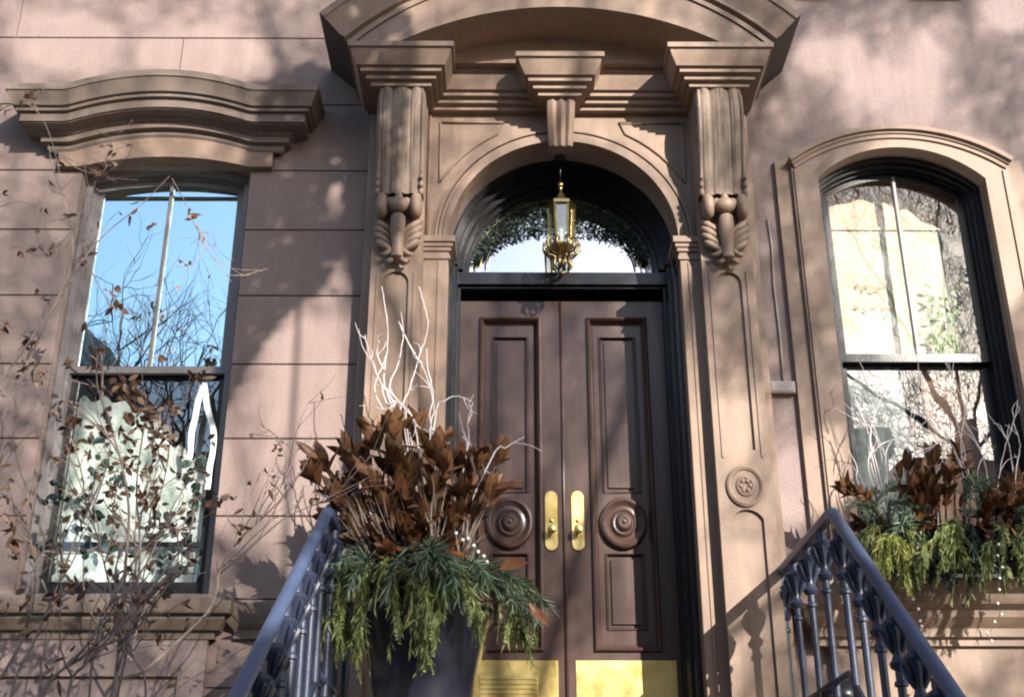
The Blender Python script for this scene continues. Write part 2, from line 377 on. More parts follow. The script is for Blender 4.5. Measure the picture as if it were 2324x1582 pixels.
# ------------------------------------------------------------------ LEFT HOUSE
hl = thing('brownstone_house', 'pinkish brownstone house of coursed blocks, grey window under a bowed hood', 'house')
WLX, WRX = -9.0, -1.0
ZC = [0.0, .55, 1.1, 1.62, 2.14, 2.66, 3.2, 3.735, 4.262, 4.795, 5.312, 5.833, 6.325, 6.90, 7.51, 8.05, 8.6, 9.2, 9.8, 10.4, 11.0]
WIN = (-3.075, -1.865, 3.2, 6.325)
def block(mb, x0, x1, z0, z1):
    g, c, d = .0028, .004, .012
    a = [(x0, d, z0), (x1, d, z0), (x1, d, z1), (x0, d, z1)]
    b = [(x0+g, d, z0+g), (x1-g, d, z0+g), (x1-g, d, z1-g), (x0+g, d, z1-g)]
    e = [(x0+g+c, 0, z0+g+c), (x1-g-c, 0, z0+g+c), (x1-g-c, 0, z1-g-c), (x0+g+c, 0, z1-g-c)]
    mb.add(a+b, [(0, 1, 5, 4), (1, 2, 6, 5), (2, 3, 7, 6), (3, 0, 4, 7)], 1)
    mb.add(b+e, [(0, 1, 5, 4), (1, 2, 6, 5), (2, 3, 7, 6), (3, 0, 4, 7), (4, 5, 6, 7)], 0)
w = MB(); rb = random.Random(5)
for i, (za, zb) in enumerate(zip(ZC, ZC[1:])):
    cuts = []
    if abs(za-6.90) < .01: js = [-8.2, -6.4, -4.6, -2.477]
    elif abs(za-7.51) < .01: js = [-7.4, -5.6, -3.76]
    elif za < 6.3: js = [-8 + (i % 2)*.9, -6.2+(i % 2)*.9, -4.4+(i % 2)*.6]
    else: js = [-8+(i % 2)*.9, -6+(i % 2)*.9, -4+(i % 2)*.9, -2+(i % 2)*.4]
    xs = [WLX]+js+[WRX]
    for a, b in zip(xs, xs[1:]):
        segs = [(a, b)]
        if za >= 3.1 and zb <= 6.33:
            segs = []
            if a < WIN[0]: segs.append((a, min(b, WIN[0])))
            if b > WIN[1]: segs.append((max(a, WIN[1]), b))
        elif abs(za-6.325) < .01:      # behind the lintel plate
            segs = []
            if a < -3.25: segs.append((a, min(b, -3.25)))
            if b > -1.70: segs.append((max(a, -1.70), b))
        for s0, s1 in segs:
            if s1-s0 > .02: block(w, s0, s1, za, zb)
# reveals of the opening and thickness of the wall
for x, s in ((WIN[0], 1), (WIN[1], -1)):
    q = [(x, .012, WIN[2]), (x, .36, WIN[2]), (x, .36, 6.5), (x, .012, 6.5)]
    w.quad(*(q if s > 0 else q[::-1]))
w.quad((WIN[0], .012, WIN[2]), (WIN[1], .012, WIN[2]), (WIN[1], .36, WIN[2]), (WIN[0], .36, WIN[2]))
w.quad((WIN[0], .36, 6.5), (WIN[1], .36, 6.5), (WIN[1], .012, 6.5), (WIN[0], .012, 6.5))
w.quad((WLX, .012, 0), (WLX, 9, 0), (WLX, 9, 11), (WLX, .012, 11)); w.quad((WLX, .012, 11), (WRX, .012, 11), (WRX, 9, 11), (WLX, 9, 11))
w.build('wall', [M['ashlar'], M['joint']], hl)
# lintel plate with an arched lower edge
ltop = arc_fn(-2.47, .605, 6.325, .082)
lm = MB(); pierced(lm, -3.25, -1.70, 6.325, 6.62, -.055, [(-3.075, -1.865, 6.325, ltop)], .20, floor=False)
slab_sides(lm, -3.25, -1.70, 6.325, 6.62, -.055, .012)
lm.build('lintel', M['trim'], hl)
hz = lambda x: 6.845 + (max(0, 1-((x+2.50)/.66)**2))**1 * .125
HP = [(0, -.43), (.02, -.43), (.035, -.41), (.035, -.375), (.075, -.372), (.075, -.325), (.09, -.318), (.10, -.295), (.185, -.285), (.185, -.275), (.20, -.275), (.20, -.20), (.228, -.197), (.228, -.168), (.25, -.163), (.262, -.12), (.29, -.06), (.30, -.055), (.30, 0), (-.05, 0)]
hm = MB(); hood(hm, -3.30, -1.655, -.035, hz, [(a, b*.93) for a, b in HP])
hm.build('window_hood', M['hoodstone'], hl, smooth=.45)
# window: frame > sashes, panes
def box_frame(mb, x0, x1, z0, z1, y0, y1, t, top=None, seg=20, tb=None):
    """rectangular frame of width t; optional arched top function"""
    tb = tb if tb is not None else t
    zt = top if top else (lambda x: z1)
    zi = lambda x: zt(x)-t
    pierced(mb, x0, x1, z0, zt, y0, [(x0+t, x1-t, z0+tb, zi)], y1-y0, floor=False, seg=seg)
    slab_sides(mb, x0, x1, z0, zt, y0, y1, seg=seg)
def win_left():
    f = MB(); top = lambda x: ltop(x)-.002
    box_frame(f, -3.07, -1.87, 3.205, 6.33, .10, .34, .045, top)
    box_frame(f, -3.025, -1.915, 3.25, 6.3, .155, .34, .02, lambda x: ltop(x)-.047)
    fr = f.build('window', M['greyframe'], hl)
    st = lambda x: ltop(x)-.068
    u = MB(); box_frame(u, -3.005, -1.935, 4.80, 6.3, .17, .21, .042, st, tb=.05)
    u.build('sash', M['greyframe'], fr)
    l = MB(); box_frame(l, -3.005, -1.935, 3.27, 4.84, .225, .265, .045, tb=.09)
    l.build('sash', M['darkframe'], fr)
    mu = MB(); mu.box(-2.482, -2.456, .168, .208, 4.85, 6.345); mu.build('muntin', M['greyframe'], fr, bevel=.004)
    g = MB(); pierced(g, -2.97, -1.97, 4.83, lambda x: st(x)-.02, .19, []); g.build('pane', M['skyglass'], fr)
    g = MB(); g.quad((-2.97, .245, 3.33), (-1.97, .245, 3.33), (-1.97, .245, 4.83), (-2.97, .245, 4.83)); g.build('pane', M['lowglass'], fr)
    zb_ = at(300, 1236, .29).z; mu = MB(); mu.box(-2.97, -1.97, .27, .30, zb_-.016, zb_+.016); mu.build('inner_bar', M['darkframe'], fr, bevel=.004)
    c = MB(); rows = []
    for z in (3.28, 3.8, 4.15, 4.45):
        rows.append([(-2.98+.03*i, .33+.018*math.sin(i*1.1+z*.4)+.008*math.sin(i*2.7), z+(.22*math.cos(max(0, i-6)*.12)+.03*math.sin(i*1.3) if z > 4.4 else 0)) for i in range(33)])
    c.grid(rows); c.build('curtain', M['curtain'], fr, smooth=True)
    r = MB(); r.box(-3.3, -1.7, .36, 2.6, 3.0, 6.8); r.f = [q[::-1] for q in r.f]
    # open front: drop the face that closes the window
    k = 2; r.f.pop(k); r.m.pop(k)
    r.build('room', M['room'], fr)
win_left()
# sill, apron, string course
s = MB(); SP = [(-.15, 2.94), (.02, 2.94), (.02, 2.985), (.05, 2.99), (.085, 3.05), (.085, 3.075), (.12, 3.08), (.13, 3.10), (.13, 3.17), (.11, 3.195), (-.15, 3.20)]
sweep_plan(s, [(-3.9, 0), (-3.9, -.05), (-1.80, -.05), (-1.80, 0)], SP); s.build('sill', M['hoodstone'], hl, smooth=.5)
a = MB(); pierced(a, -3.85, -1.82, 1.0, 2.945, -.06, [(-3.55, -1.98, 1.2, 2.72)], .03); slab_sides(a, -3.85, -1.82, 1.0, 2.945, -.06, .012)
a.build('apron', M['ashlar'], hl)
s = MB(); sweep_plan(s, [(-1.64, 0), (-1.64, -.005), (-1.0, -.005), (-1.0, 0)], [(-.02, 2.95), (.03, 2.95), (.03, 3.0), (.07, 3.04), (.09, 3.10), (.09, 3.16), (-.02, 3.17)])
s.build('string_course', M['hoodstone'], hl, smooth=.5)
s = MB(); s.box(-9, -3.95, -.10, .012, 2.95, 3.18); s.build('string_course', M['hoodstone'], hl, bevel=.01)

# ------------------------------------------------------------------ RIGHT HOUSE with the doorway
hr = thing('brownstone_house', 'brown house with arched double doorway, bracketed pediment and black framed window', 'house')
XC = .40; SX = .38
RWIN = (2.245, 3.455, 3.28)
rtop = arc_fn(2.85, .605, 6.235, .262)
DX0, DX1 = XC-.825, XC+.825
sp_top = lambda x: 5.69+math.sqrt(max(0, .80**2-(x-XC)**2))
w = MB(); pierced(w, -1.0, 9.0, 0, 11, 0.0, [(RWIN[0], RWIN[1], RWIN[2], rtop), (XC-.80, XC+.80, 2.43, lambda x: sp_top(x))], .36, floor=False, seg=40)
w.quad((9, 0, 0), (9, 9, 0), (9, 9, 11), (9, 0, 11)); w.quad((-1, 0, 11), (9, 0, 11), (9, 9, 11), (-1, 9, 11))
w.build('wall', M['stucco'], hr)
# seam line between the two houses and a shallow joint in the right wall
# --- pilasters
def pilaster(sx):
    xc = SX+sx*1.125; p = MB(); hw = .175
    pt = lambda x: 5.29+math.sqrt(max(0, .085**2-(x-xc)**2))
    pb = lambda x: 3.665+math.sqrt(max(0, .5**2-(x-xc)**2))-.49
    pierced(p, xc-hw, xc+hw, 2.30, 6.74, -.25, [(xc-.085, xc+.085, 4.10, pt), (xc-.10, xc+.10, 2.45, lambda x: 3.60+math.sqrt(max(0, .11**2-(x-xc)**2)))], .022, seg=18)
    slab_sides(p, xc-hw, xc+hw, 2.30, 6.74, -.25, 0)
    # raised fillet beside the long panel
    for sg in (-1, 1):
        p.box(xc+sg*.125-.007, xc+sg*.125+.007, -.258, -.249, 4.05, 5.38)
    o = p.build('pilaster', M['trim'], hr)
    r = MB()
    r.lathe([(.118, -.004), (.118, .016), (.105, .022), (.092, .016), (.088, .008), (.062, .008), (.058, .018), (.046, .022), (.036, .012), (.03, .012)], (xc, -.25, 3.86), 36, axis='y', sy=1.15)
    for k in range(6):
        an = 2*PI*k/6; r.ball((xc+.03*math.cos(an), -.268, 3.86+.034*math.sin(an)), .014, 8, sc3=(1, .8, 1.2))
    r.build('rosette', M['trim'], o, smooth=.6)
    # outer return strip against the wall
    q = MB(); x0, x1 = (xc-hw-.075, xc-hw) if sx < 0 else (xc+hw, xc+hw+.075)
    q.box(x0, x1, -.12, 0, 2.3, 6.74); q.build('pilaster_return', M['trim'], hr, bevel=.008)
for sx in (-1, 1): pilaster(sx)
# --- inner strips with imposts
for sx in (-1, 1):
    xa, xb = XC+sx*.80, XC+sx*.975
    x0, x1 = min(xa, xb), max(xa, xb)
    q = MB(); q.box(x0, x1, -.15, 0, 2.3, 5.52)
    q.box(x0+.05 if sx > 0 else x0+.10, x1-.10 if sx > 0 else x1-.05, -.158, -.149, 2.3, 5.5)
    q.build('inner_pilaster', M['trim'], hr, bevel=.006)
    ip = MB(); path = [(x0, .1), (x0, -.15), (x1, -.15), (x1, .1)]
    sweep_plan(ip, path, [(0, 5.515), (.012, 5.52), (.012, 5.55), (.004, 5.555), (.004, 5.575), (.018, 5.58), (.018, 5.605), (.03, 5.61), (.03, 5.635), (.045, 5.64), (.045, 5.685), (-.03, 5.69)])
    ip.build('impost', M['trim'], hr, smooth=.4)
# --- spandrel with arch, archivolt rings
sp = MB(); pierced(sp, XC-.985, XC+.985, 5.69, 6.74, -.12, [(XC-.80, XC+.80, 5.69, sp_top)], .14, floor=False, seg=48)
so = sp.build('arch_spandrel', M['trim'], hr)
def arch_ring(mb, r0, r1, y0, y1, xc=XC, zc=5.69, a0=0, a1=PI, n=64):
    rows = []
    for r, y in ((r0, y1), (r0, y0), (r1, y0), (r1, y1)):
        rows.append([(xc-r*math.cos(a0+(a1-a0)*i/n), y, zc+r*math.sin(a0+(a1-a0)*i/n)) for i in range(n+1)])
    mb.grid(rows)
ar = MB()
for r0, r1, pr in ((.80, .845, .028), (.85, .875, .018), (.882, .90, .030), (.905, .92, .012)): arch_ring(ar, r0, r1, -.12-pr, -.10)
ar.build('archivolt', M['trim'], hr, smooth=.5)
for sx in (-1, 1):      # spandrel corner panels: a raised triangular fillet
    t = MB()
    X = lambda d: XC+sx*d
    A = Vector((X(.90), -.128, 6.665)); B = Vector((X(.30), -.128, 6.665)); Cc = Vector((X(.90), -.128, 6.20))
    path = [A, B]
    for i in range(9):
        an = math.radians(72-34*i/8); path.append(Vector((X(.985*math.cos(an)+.02), -.128, 5.69+.985*math.sin(an)+.01)))
    path = [Vector((X(.88), -.126, 6.66)), Vector((X(.42), -.126, 6.66))] + [Vector((X(.99*math.cos(math.radians(q))), -.126, 5.69+.99*math.sin(math.radians(q)))) for q in (62, 56, 50, 44, 38, 32, 28)] + [Vector((X(.88), -.126, 6.66))]
    t.tube(path, .010, .010, 6); t.tube([Vector((X(.955), -.124, 6.72)), Vector((X(.955), -.124, 5.72))], .012, .012, 6)
    t.build('spandrel_fillet', M['trim'], so, smooth=True)
# --- keystone
k = MB(); rows = []
for i, (z, y, hw) in enumerate(((6.74, -.32, .100), (6.70, -.33, .100), (6.60, -.29, .097), (6.52, -.24, .092), (6.45, -.215, .087), (6.415, -.20, .085))):
    rows.append([(XC-.01-hw, -.1, z)]+[(XC-.01+hw*u, y-.010*math.cos(u*PI*3) if abs(u) < 1 else y+.012, z) for u in (-1, -.85, -.6, -.33, 0, .33, .6, .85, 1)]+[(XC-.01+hw, -.1, z)])
k.grid(rows); k.add(rows[-1], [tuple(range(len(rows[-1])))])
k.build('keystone', M['trim'], hr, smooth=.7)
# --- entablature with breaks over brackets and keystone
EP = [(-.05, 6.735), (.028, 6.735), (.028, 6.768), (.064, 6.772), (.064, 6.806), (.100, 6.810), (.100, 6.842), (.125, 6.846), (.135, 6.87), (.16, 6.92), (.17, 6.955), (.188, 6.96), (.188, 7.0), (-.12, 7.0)]
path = [(-1.31, 0), (-1.31, -.44), (-.94, -.44), (-.94, -.15), (-.127, -.15), (-.127, -.33), (.127, -.33), (.127, -.15), (.94, -.15), (.94, -.44), (1.31, -.44), (1.31, 0)]
e = MB(); sweep_plan(e, [(x+SX, y) for x, y in path], EP)
for x0, x1, yf in ((-1.31, -.94, -.46), (.94, 1.31, -.46)):     # soffit and top filling of the two blocks
    e.box(SX+x0+.002, SX+x1-.002, yf+.03, 0, 6.737, 6.998)
e.build('entablature', M['trim'], hr, smooth=.35)
# --- tympanum, segmental pediment
ty = MB(); tin = lambda x: 5.09+math.sqrt(max(0, 2.25**2-(x-SX)**2))
pierced(ty, SX-1.2, SX+1.2, 6.98, lambda x: max(6.985, tin(x)+.2), -.22, [], seg=30)
ty.quad((SX-1.2, -.4, 6.985), (SX+1.2, -.4, 6.985), (SX+1.2, 0, 6.985), (SX-1.2, 0, 6.985))
ty.build('tympanum', M['trim'], hr)
RM, RO, PZ = 2.03, 2.35, 5.60
pe = MB()
fz0 = lambda x: max(7.002, tin(x)); fz1 = lambda x: PZ+math.sqrt(max(0, 2.035**2-(x-SX)**2))
pierced(pe, SX-1.47, SX+1.47, fz0, fz1, -.585, [], seg=60); slab_sides(pe, SX-1.47, SX+1.47, fz0, fz1, -.585, 0, seg=60)
# cornice swept along the outer arc
CP = [(0, 2.03), (-.60, 2.03), (-.60, 2.065), (-.575, 2.07), (-.575, 2.095), (-.615, 2.10), (-.615, 2.125), (-.60, 2.13), (-.608, 2.17), (-.632, 2.22), (-.648, 2.27), (-.652, 2.295), (-.665, 2.30), (-.665, 2.35), (0, 2.35)]
A = math.radians(46.6); n = 60; rows = []
for y, r in CP: rows.append([(SX+r*math.sin(-A+2*A*i/n), y, PZ+r*math.cos(-A+2*A*i/n)) for i in range(n+1)])
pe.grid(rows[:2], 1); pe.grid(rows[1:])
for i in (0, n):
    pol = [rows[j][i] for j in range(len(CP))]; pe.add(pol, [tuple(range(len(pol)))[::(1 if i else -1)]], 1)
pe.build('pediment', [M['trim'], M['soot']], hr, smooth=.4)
# --- scroll brackets
def bracket(sx):
    xc = SX+sx*1.12; hw = .165
    prof = [(-.43, 6.735), (-.452, 6.66), (-.455, 6.58), (-.44, 6.47), (-.41, 6.34), (-.375, 6.20), (-.35, 6.08), (-.335, 5.98), (-.335, 5.93)]
    m_ = MB(); rows = []
    nn = 48
    P = []
    for i in range(nn+1):
        t = i/nn*(len(prof)-1); a = int(min(t, len(prof)-2)); u = t-a
        P.append((prof[a][0]*(1-u)+prof[a+1][0]*u, prof[a][1]*(1-u)+prof[a+1][1]*u))
    nx = 40
    for i, (y, z) in enumerate(P):
        v = i/nn; row = [(xc-hw, -.2, z)]
        flare = hw*(1 + .03*math.sin(v*PI))
        for j in range(nx+1):
            u = -1+2*j/nx
            rib = .011*abs(math.sin(u*PI*2.5))**.6 + .008*math.exp(-(u/.10)**2) + .0025*math.sin(u*44+2*v)*(.4+.6*math.sin(v*PI))
            tip = .020*max(0, 1-v*9)*abs(math.cos(u*PI*1.5))
            edge = -.03*max(0, abs(u)-.9)/.1
            row.append((xc+flare*u, y-rib-tip-edge, z+.004*math.sin(u*17)))
        row.append((xc+hw, -.2, z)); rows.append(row)
    m_.grid(rows)
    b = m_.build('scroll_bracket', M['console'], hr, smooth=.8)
    # roll with two ears and a central palmette
    s = MB()
    for sg in (-1, 1):
        s.lathe([(.02, -.035), (.05, -.03), (.068, -.015), (.072, 0), (.068, .02), (.05, .035), (.02, .04)], (0, 0, 0), 18)
        k0 = 7*18; base = len(s.v)-k0
        for q in range(base, len(s.v)):
            x, y, z = s.v[q]; s.v[q] = (xc+sg*(.118)+z*1.1, -.335+y*1.05, 5.835+x*1.35)
        for q in range(3): s.ball((xc+sg*.152, -.345-.012*q, 5.94+.055*q), .024-.003*q, 10, sc3=(.8, .9, 1.25))
    s.ball((xc, -.36, 5.83), .07, 16, sc3=(1.0, .75, .85)); s.ball((xc, -.355, 5.89), .035, 12, sc3=(.8, .8, 1.3))
    for sg in (-1, 1): s.ball((xc+sg*.055, -.345, 5.85), .04, 12, sc3=(.9, .9, 1.1))
    s.build('scroll', M['trim'], b, smooth=True)
    l = MB()
    # hanging acanthus: centre tongue and curled side lobes
    l.tube([(xc, -.27, 5.79), (xc, -.345, 5.73), (xc, -.34, 5.64), (xc, -.305, 5.52), (xc, -.315, 5.45), (xc, -.29, 5.425)], [.03, .052, .052, .042, .046, .015], n=12)
    for sg in (-1, 1):
        for q, (zz, xo) in enumerate(((5.745, .150), (5.695, .152), (5.645, .150), (5.59, .138))):
            l.tube(curve([(xc+sg*xo, -.262, zz+.012), (xc+sg*(xo-.008), -.292, zz-.012), (xc+sg*(xo-.04), -.308, zz-.045), (xc+sg*(xo-.085), -.302, zz-.075), (xc+sg*.035, -.28, zz-.12)], 4), [.008, .014, .019, .022, .024, .026, .027, .027, .026, .025, .024, .022, .020, .018, .016, .013, .010], n=7)
        l.tube(curve([(xc+sg*.03, -.28, 5.56), (xc+sg*.045, -.305, 5.50), (xc+sg*.085, -.315, 5.47), (xc+sg*.112, -.30, 5.485)], 4), [.020]*9+[.016, .012, .008, .004], n=8)
        l.tube(curve([(xc+sg*.02, -.28, 5.50), (xc+sg*.03, -.31, 5.44), (xc+sg*.058, -.318, 5.415), (xc+sg*.075, -.30, 5.43)], 4), [.018]*9+[.014, .011, .008, .004], n=8)
    l.box(xc-.10, xc+.10, -.262, -.24, 5.5, 5.85)
    l.build('acanthus_leaf', M['trim'], b, smooth=.9)
for sx in (-1, 1): bracket(sx)
# --- door frame, transom bar, fanlight
DF0, DF1 = XC-.76, XC+.765
f = MB()
# black panelled jambs lining the opening below the imposts
for sx in (-1, 1):
    xa, xb = XC+sx*.80, XC+sx*.765
    f.box(min(xa, xb), max(xa, xb), -.02, .42, 2.43, 5.60)
    f.box(min(XC+sx*.775, XC+sx*.745), max(XC+sx*.775, XC+sx*.745), .10, .34, 2.43, 5.60)
arch_ring(f, .785, .798, .11, .36)
arch_ring(f, .75, .79, .22, .42, zc=5.68); arch_ring(f, .715, .755, .28, .42, zc=5.67); arch_ring(f, .688, .72, .34, .42, zc=5.66)
f.box(XC-.80, XC+.80, .30, .44, 5.525, 5.635); f.box(XC-.79, XC+.79, .27, .30, 5.545, 5.64)
f.box(DF0, DF0+.03, .30, .44, 2.43, 5.53); f.box(DF1-.03, DF1, .30, .44, 2.43, 5.53)
f.build('door_frame', M['black'], hr, smooth=.5)
fl = MB()
arch_ring(fl, .630, .642, .385, .40, zc=5.66); arch_ring(fl, .672, .692, .37, .41, zc=5.66)
fo = fl.build('fanlight', M['black'], hr, smooth=.5)
g = MB(); gt = lambda x: 5.66+math.sqrt(max(0, .69**2-(x-XC)**2)); pierced(g, XC-.685, XC+.685, 5.63, gt, .40, [], seg=30)
g.build('pane', M['fanglass'], fo)
for rr in (.600, .655):
    c = MB(); c.tube([(XC-rr*math.cos(PI*i/40), .378, 5.655+rr*math.sin(PI*i/40)) for i in range(41)], .0035, .0035, 6); c.build('lead_line', M['lampbrass'], fo, smooth=True)
r = MB(); r.box(-.6, 1.4, .45, 3.0, 2.4, 6.8); r.f = [q[::-1] for q in r.f]; r.f.pop(2); r.m.pop(2); r.build('hallway', M['room'], hr)
# --- door leaves
gl_ = thing('evergreen_garland', 'dark leafy garland following the arch over the fanlight', 'garland')
mb = MB(); mb.tube([(XC-.56*math.cos(PI*i/24), .365, 5.66+.56*math.sin(PI*i/24)) for i in range(1, 24)], .008, .008, 5); mb.build('wire', M['iron'], gl_)
GARL = MB(); rg = random.Random(8)
def door_leaf(sx):
    x0, x1 = (DF0+.032, XC-.007) if sx < 0 else (XC-.003, DF1-.032)
    y = .40; zb, zt = 2.50, 5.468
    d = MB(); px0, px1 = (x0+.135, x1-.145) if sx < 0 else (x0+.18, x1-.115)
    pierced(d, x0, x1, zb, zt, y, [(px0, px1, 2.95, 5.335)], .055, floor=False); slab_sides(d, x0, x1, zb, zt, y, y+.06)
    dr = d.build('door', M['door'], hr, bevel=0)
    # bolection moulding and raised panels
    p = MB(); w_ = .052
    PR = [(0, .0), (-.022, .004), (-.028, .014), (-.018, .024), (-.002, .03), (.018, .036), (.03, .05)]
    rows = []
    cs = [(px0, 2.95, 1, 1), (px1, 2.95, -1, 1), (px1, 5.335, -1, -1), (px0, 5.335, 1, -1), (px0, 2.95, 1, 1)]
    for yy, o_ in PR: rows.append([(cx+a*o_, y+yy, cz+b*o_) for cx, cz, a, b in cs])
    p.grid(rows)
    q0, q1 = px0+.05, px1-.05
    xm = (px0+px1)/2
    pierced(p, q0, q1, 3.0, 5.285, y+.03, [(q0+.045, q1-.045, 3.10, 3.60), (q0+.045, q1-.045, 4.03, 5.19)], .018)
    for za, zc in ((3.135, 3.565), (4.065, 5.155)):
        xa, xb = q0+.078, q1-.078
        p.box(xa, xb, y+.033, y+.05, za, zc)
        p.tube([(q0+.045, y+.03, za-.035), (q1-.045, y+.03, za-.035), (q1-.045, y+.03, zc+.035), (q0+.045, y+.03, zc+.035), (q0+.045, y+.03, za-.035)], .011, .011, 6)
    p.build('panel', M['door'], dr, smooth=.5)
    r = MB(); r.lathe([(.160, -.04), (.160, -.004), (.152, .014), (.138, .022), (.128, .014), (.122, .0), (.105, -.012), (.088, -.006), (.082, .012), (.074, .018), (.068, .006), (.06, .004), (.052, .03), (.04, .045), (.03, .046), (.026, .036), (.014, .036), (.010, .05), (.004, .055)], (xm, y, 3.81), 48, axis='y', sy=1.12)
    r.v = [(a, y+(b-y)*.72, c) for a, b, c in r.v]
    r.build('rosette', M['door'], dr, smooth=.6)
    # brass handle plate with rounded ends, knob and cylinder
    hx = x1-.085 if sx < 0 else x0+.090
    pl = MB(); out = []
    for i in range(25):
        an = PI*i/24; out.append((hx+.046*math.cos(an), 3.985+.046*math.sin(an)))
    for i in range(25):
        an = PI+PI*i/24; out.append((hx+.046*math.cos(an), 3.66+.046*math.sin(an)))
    nn = len(out)
    sh = [((hx+(a-hx)*.9), (3.82+(b-3.82)*.985)) for a, b in out]
    pl.add([(a, y, b) for a, b in out]+[(a, y-.006, b) for a, b in out]+[(a, y-.011, b) for a, b in sh],
           [(i, (i+1) % nn, nn+(i+1) % nn, nn+i) for i in range(nn)]+[(nn+i, nn+(i+1) % nn, 2*nn+(i+1) % nn, 2*nn+i) for i in range(nn)]+[tuple(range(2*nn, 3*nn))])
    po = pl.build('handle_plate', M['brass'], dr, smooth=.5, recalc=True)
    kb = MB(); kb.lathe([(.012, 0), (.012, .03), (.022, .036), (.029, .05), (.030, .06), (.024, .072), (.010, .077)], (hx, y-.01, 3.745), 20, axis='y')
    kb.lathe([(.012, 0), (.012, .008), (.004, .012)], (hx, y-.01, 3.82), 14, axis='y')
    kb.build('door_knob', M['brass'], po, smooth=.7)
    kp = MB(); k0, k1 = (x0+.04, x1-.055) if sx < 0 else (x0+.055, x1-.03)
    kp.box(k0, k1, y-.006, y, 2.52, 2.895); ko = kp.build('kick_plate', M['brass'], dr, bevel=.002)
    sc_ = MB()
    for xx in (k0+.02, k1-.02, (k0+k1)/2):
        for zz in (2.875, 2.545): sc_.lathe([(.006, 0), (.005, .003), (.002, .004)], (xx, y-.006, zz), 10, axis='y')
    sc_.build('screw', M['brass'], ko, smooth=True)
    if sx < 0:
        ms = MB(); mx0, mx1 = k0+.12, k1-.13
        ms.box(mx0, mx1, y-.012, y-.006, 2.64, 2.80)
        for zz in (2.685, 2.715, 2.745, 2.775): ms.box(mx0+.01, mx1-.01, y-.016, y-.012, zz-.003, zz+.011)
        tag(ms.build('mail_slot', M['brass'], ko, bevel=.002), 'louvred brass mail slot')
door_leaf(-1); door_leaf(1)
lk = MB(); lk.tube([(XC-.005, .395, 2.5), (XC-.005, .395, 5.46)], .010, .010, 8); lk.build('astragal', M['door'], hr, smooth=True)
# --- right window: stone architrave, arched label, black box frame, sashes
t = MB()
otop = arc_fn(2.85, .79, 6.365, .265)
pierced(t, 2.06, 3.64, 3.3, otop, -.07, [(RWIN[0], RWIN[1], 3.30, lambda x: rtop(x))], .08, floor=False, seg=30); slab_sides(t, 2.06, 3.64, 3.3, otop, -.07, 0, seg=30)
for sx in (-1, 1):
    xa, xb = 2.85+sx*.79, 2.85+sx*.90
    t.box(min(xa, xb), max(xa, xb), -.04, 0, 3.3, 6.40)
    xa, xb = 2.85+sx*.735, 2.85+sx*.775
    t.box(min(xa, xb), max(xa, xb), -.083, -.069, 3.3, 6.30)
t.build('window_architrave', M['trim'], hr)
lb = MB(); R_ = (.79**2+.265**2)/(2*.265); zc_ = 6.365+.265-R_; a_ = math.asin(.80/R_); rows = []
for r, y in ((R_-.06, -.07), (R_-.06, -.085), (R_-.035, -.088), (R_-.03, -.10), (R_-.012, -.103), (R_-.008, -.125), (R_+.022, -.13), (R_+.025, 0)):
    rows.append([(2.85+r*math.sin(-a_+2*a_*i/40), y, zc_+r*math.cos(-a_+2*a_*i/40)) for i in range(41)])
lb.grid(rows)
for i in (0, 40):
    pol = [rows[j][i] for j in range(len(rows))]; lb.add(pol, [tuple(range(len(pol)))])
lb.build('window_label_mould', M['trim'], hr, smooth=.4)
def win_right():
    f = MB(); tp = lambda d: (lambda x: rtop(x)-d)
    box_frame(f, 2.25, 3.45, 3.30, 6.3, .06, .36, .03, tp(.003))
    box_frame(f, 2.28, 3.42, 3.33, 6.3, .10, .36, .025, tp(.033)); box_frame(f, 2.305, 3.395, 3.36, 6.3, .145, .36, .02, tp(.058))
    fr = f.build('window', M['black'], hr)
    st = tp(.08)
    u = MB(); box_frame(u, 2.327, 3.373, 4.90, 6.3, .18, .225, .045, st, tb=.06); u.build('sash', M['black'], fr)
    l = MB(); box_frame(l, 2.327, 3.373, 3.38, 4.93, .235, .28, .05, tb=.08); l.build('sash', M['black'], fr)
    mu = MB(); mu.box(2.865, 2.89, .178, .222, 4.955, 6.40); mu.build('muntin', M['greyframe'], fr, bevel=.004)
    g = MB(); pierced(g, 2.36, 3.34, 4.93, lambda x: st(x)-.02, .20, []); g.build('pane', M['rightglass'], fr)
    g = MB(); g.quad((2.36, .258, 3.43), (3.34, .258, 3.43), (3.34, .258, 4.92), (2.36, .258, 4.92)); g.build('pane', M['rightlow'], fr)
    b = MB(); rows = []
    for z in (4.93, 5.4, 5.8, 6.04): rows.append([(2.33+.026*i, .34+.001*math.sin(i), z) for i in range(41)])
    b.grid(rows); b.box(2.34, 3.36, .325, .355, 4.90, 4.93); b.build('roller_blind', M['blind'], fr, smooth=.5)
    c = MB(); c.grid([[(2.33+.026*i, .338+.010*math.sin(i*.9), z) for i in range(41)] for z in (6.05, 6.25, 6.45)]); c.box(2.34, 3.36, .325, .36, 6.03, 6.055); c.build('valance', M['valance'], fr, smooth=.5)
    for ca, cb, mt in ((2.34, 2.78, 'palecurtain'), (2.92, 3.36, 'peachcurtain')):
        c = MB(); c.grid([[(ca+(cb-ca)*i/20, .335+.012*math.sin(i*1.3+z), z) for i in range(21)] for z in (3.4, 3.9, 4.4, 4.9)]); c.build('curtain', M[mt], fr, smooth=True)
    r = MB(); r.box(2.1, 3.6, .36, 2.6, 3.0, 6.8); r.f = [q[::-1] for q in r.f]; r.f.pop(2); r.m.pop(2); r.build('room', M['room'], fr)
win_right()
hp = thing('house_plant', 'pale green house plant standing inside the upper sash of the right window', 'plant')
lb = MB(); sb = MB(); r2 = random.Random(4)
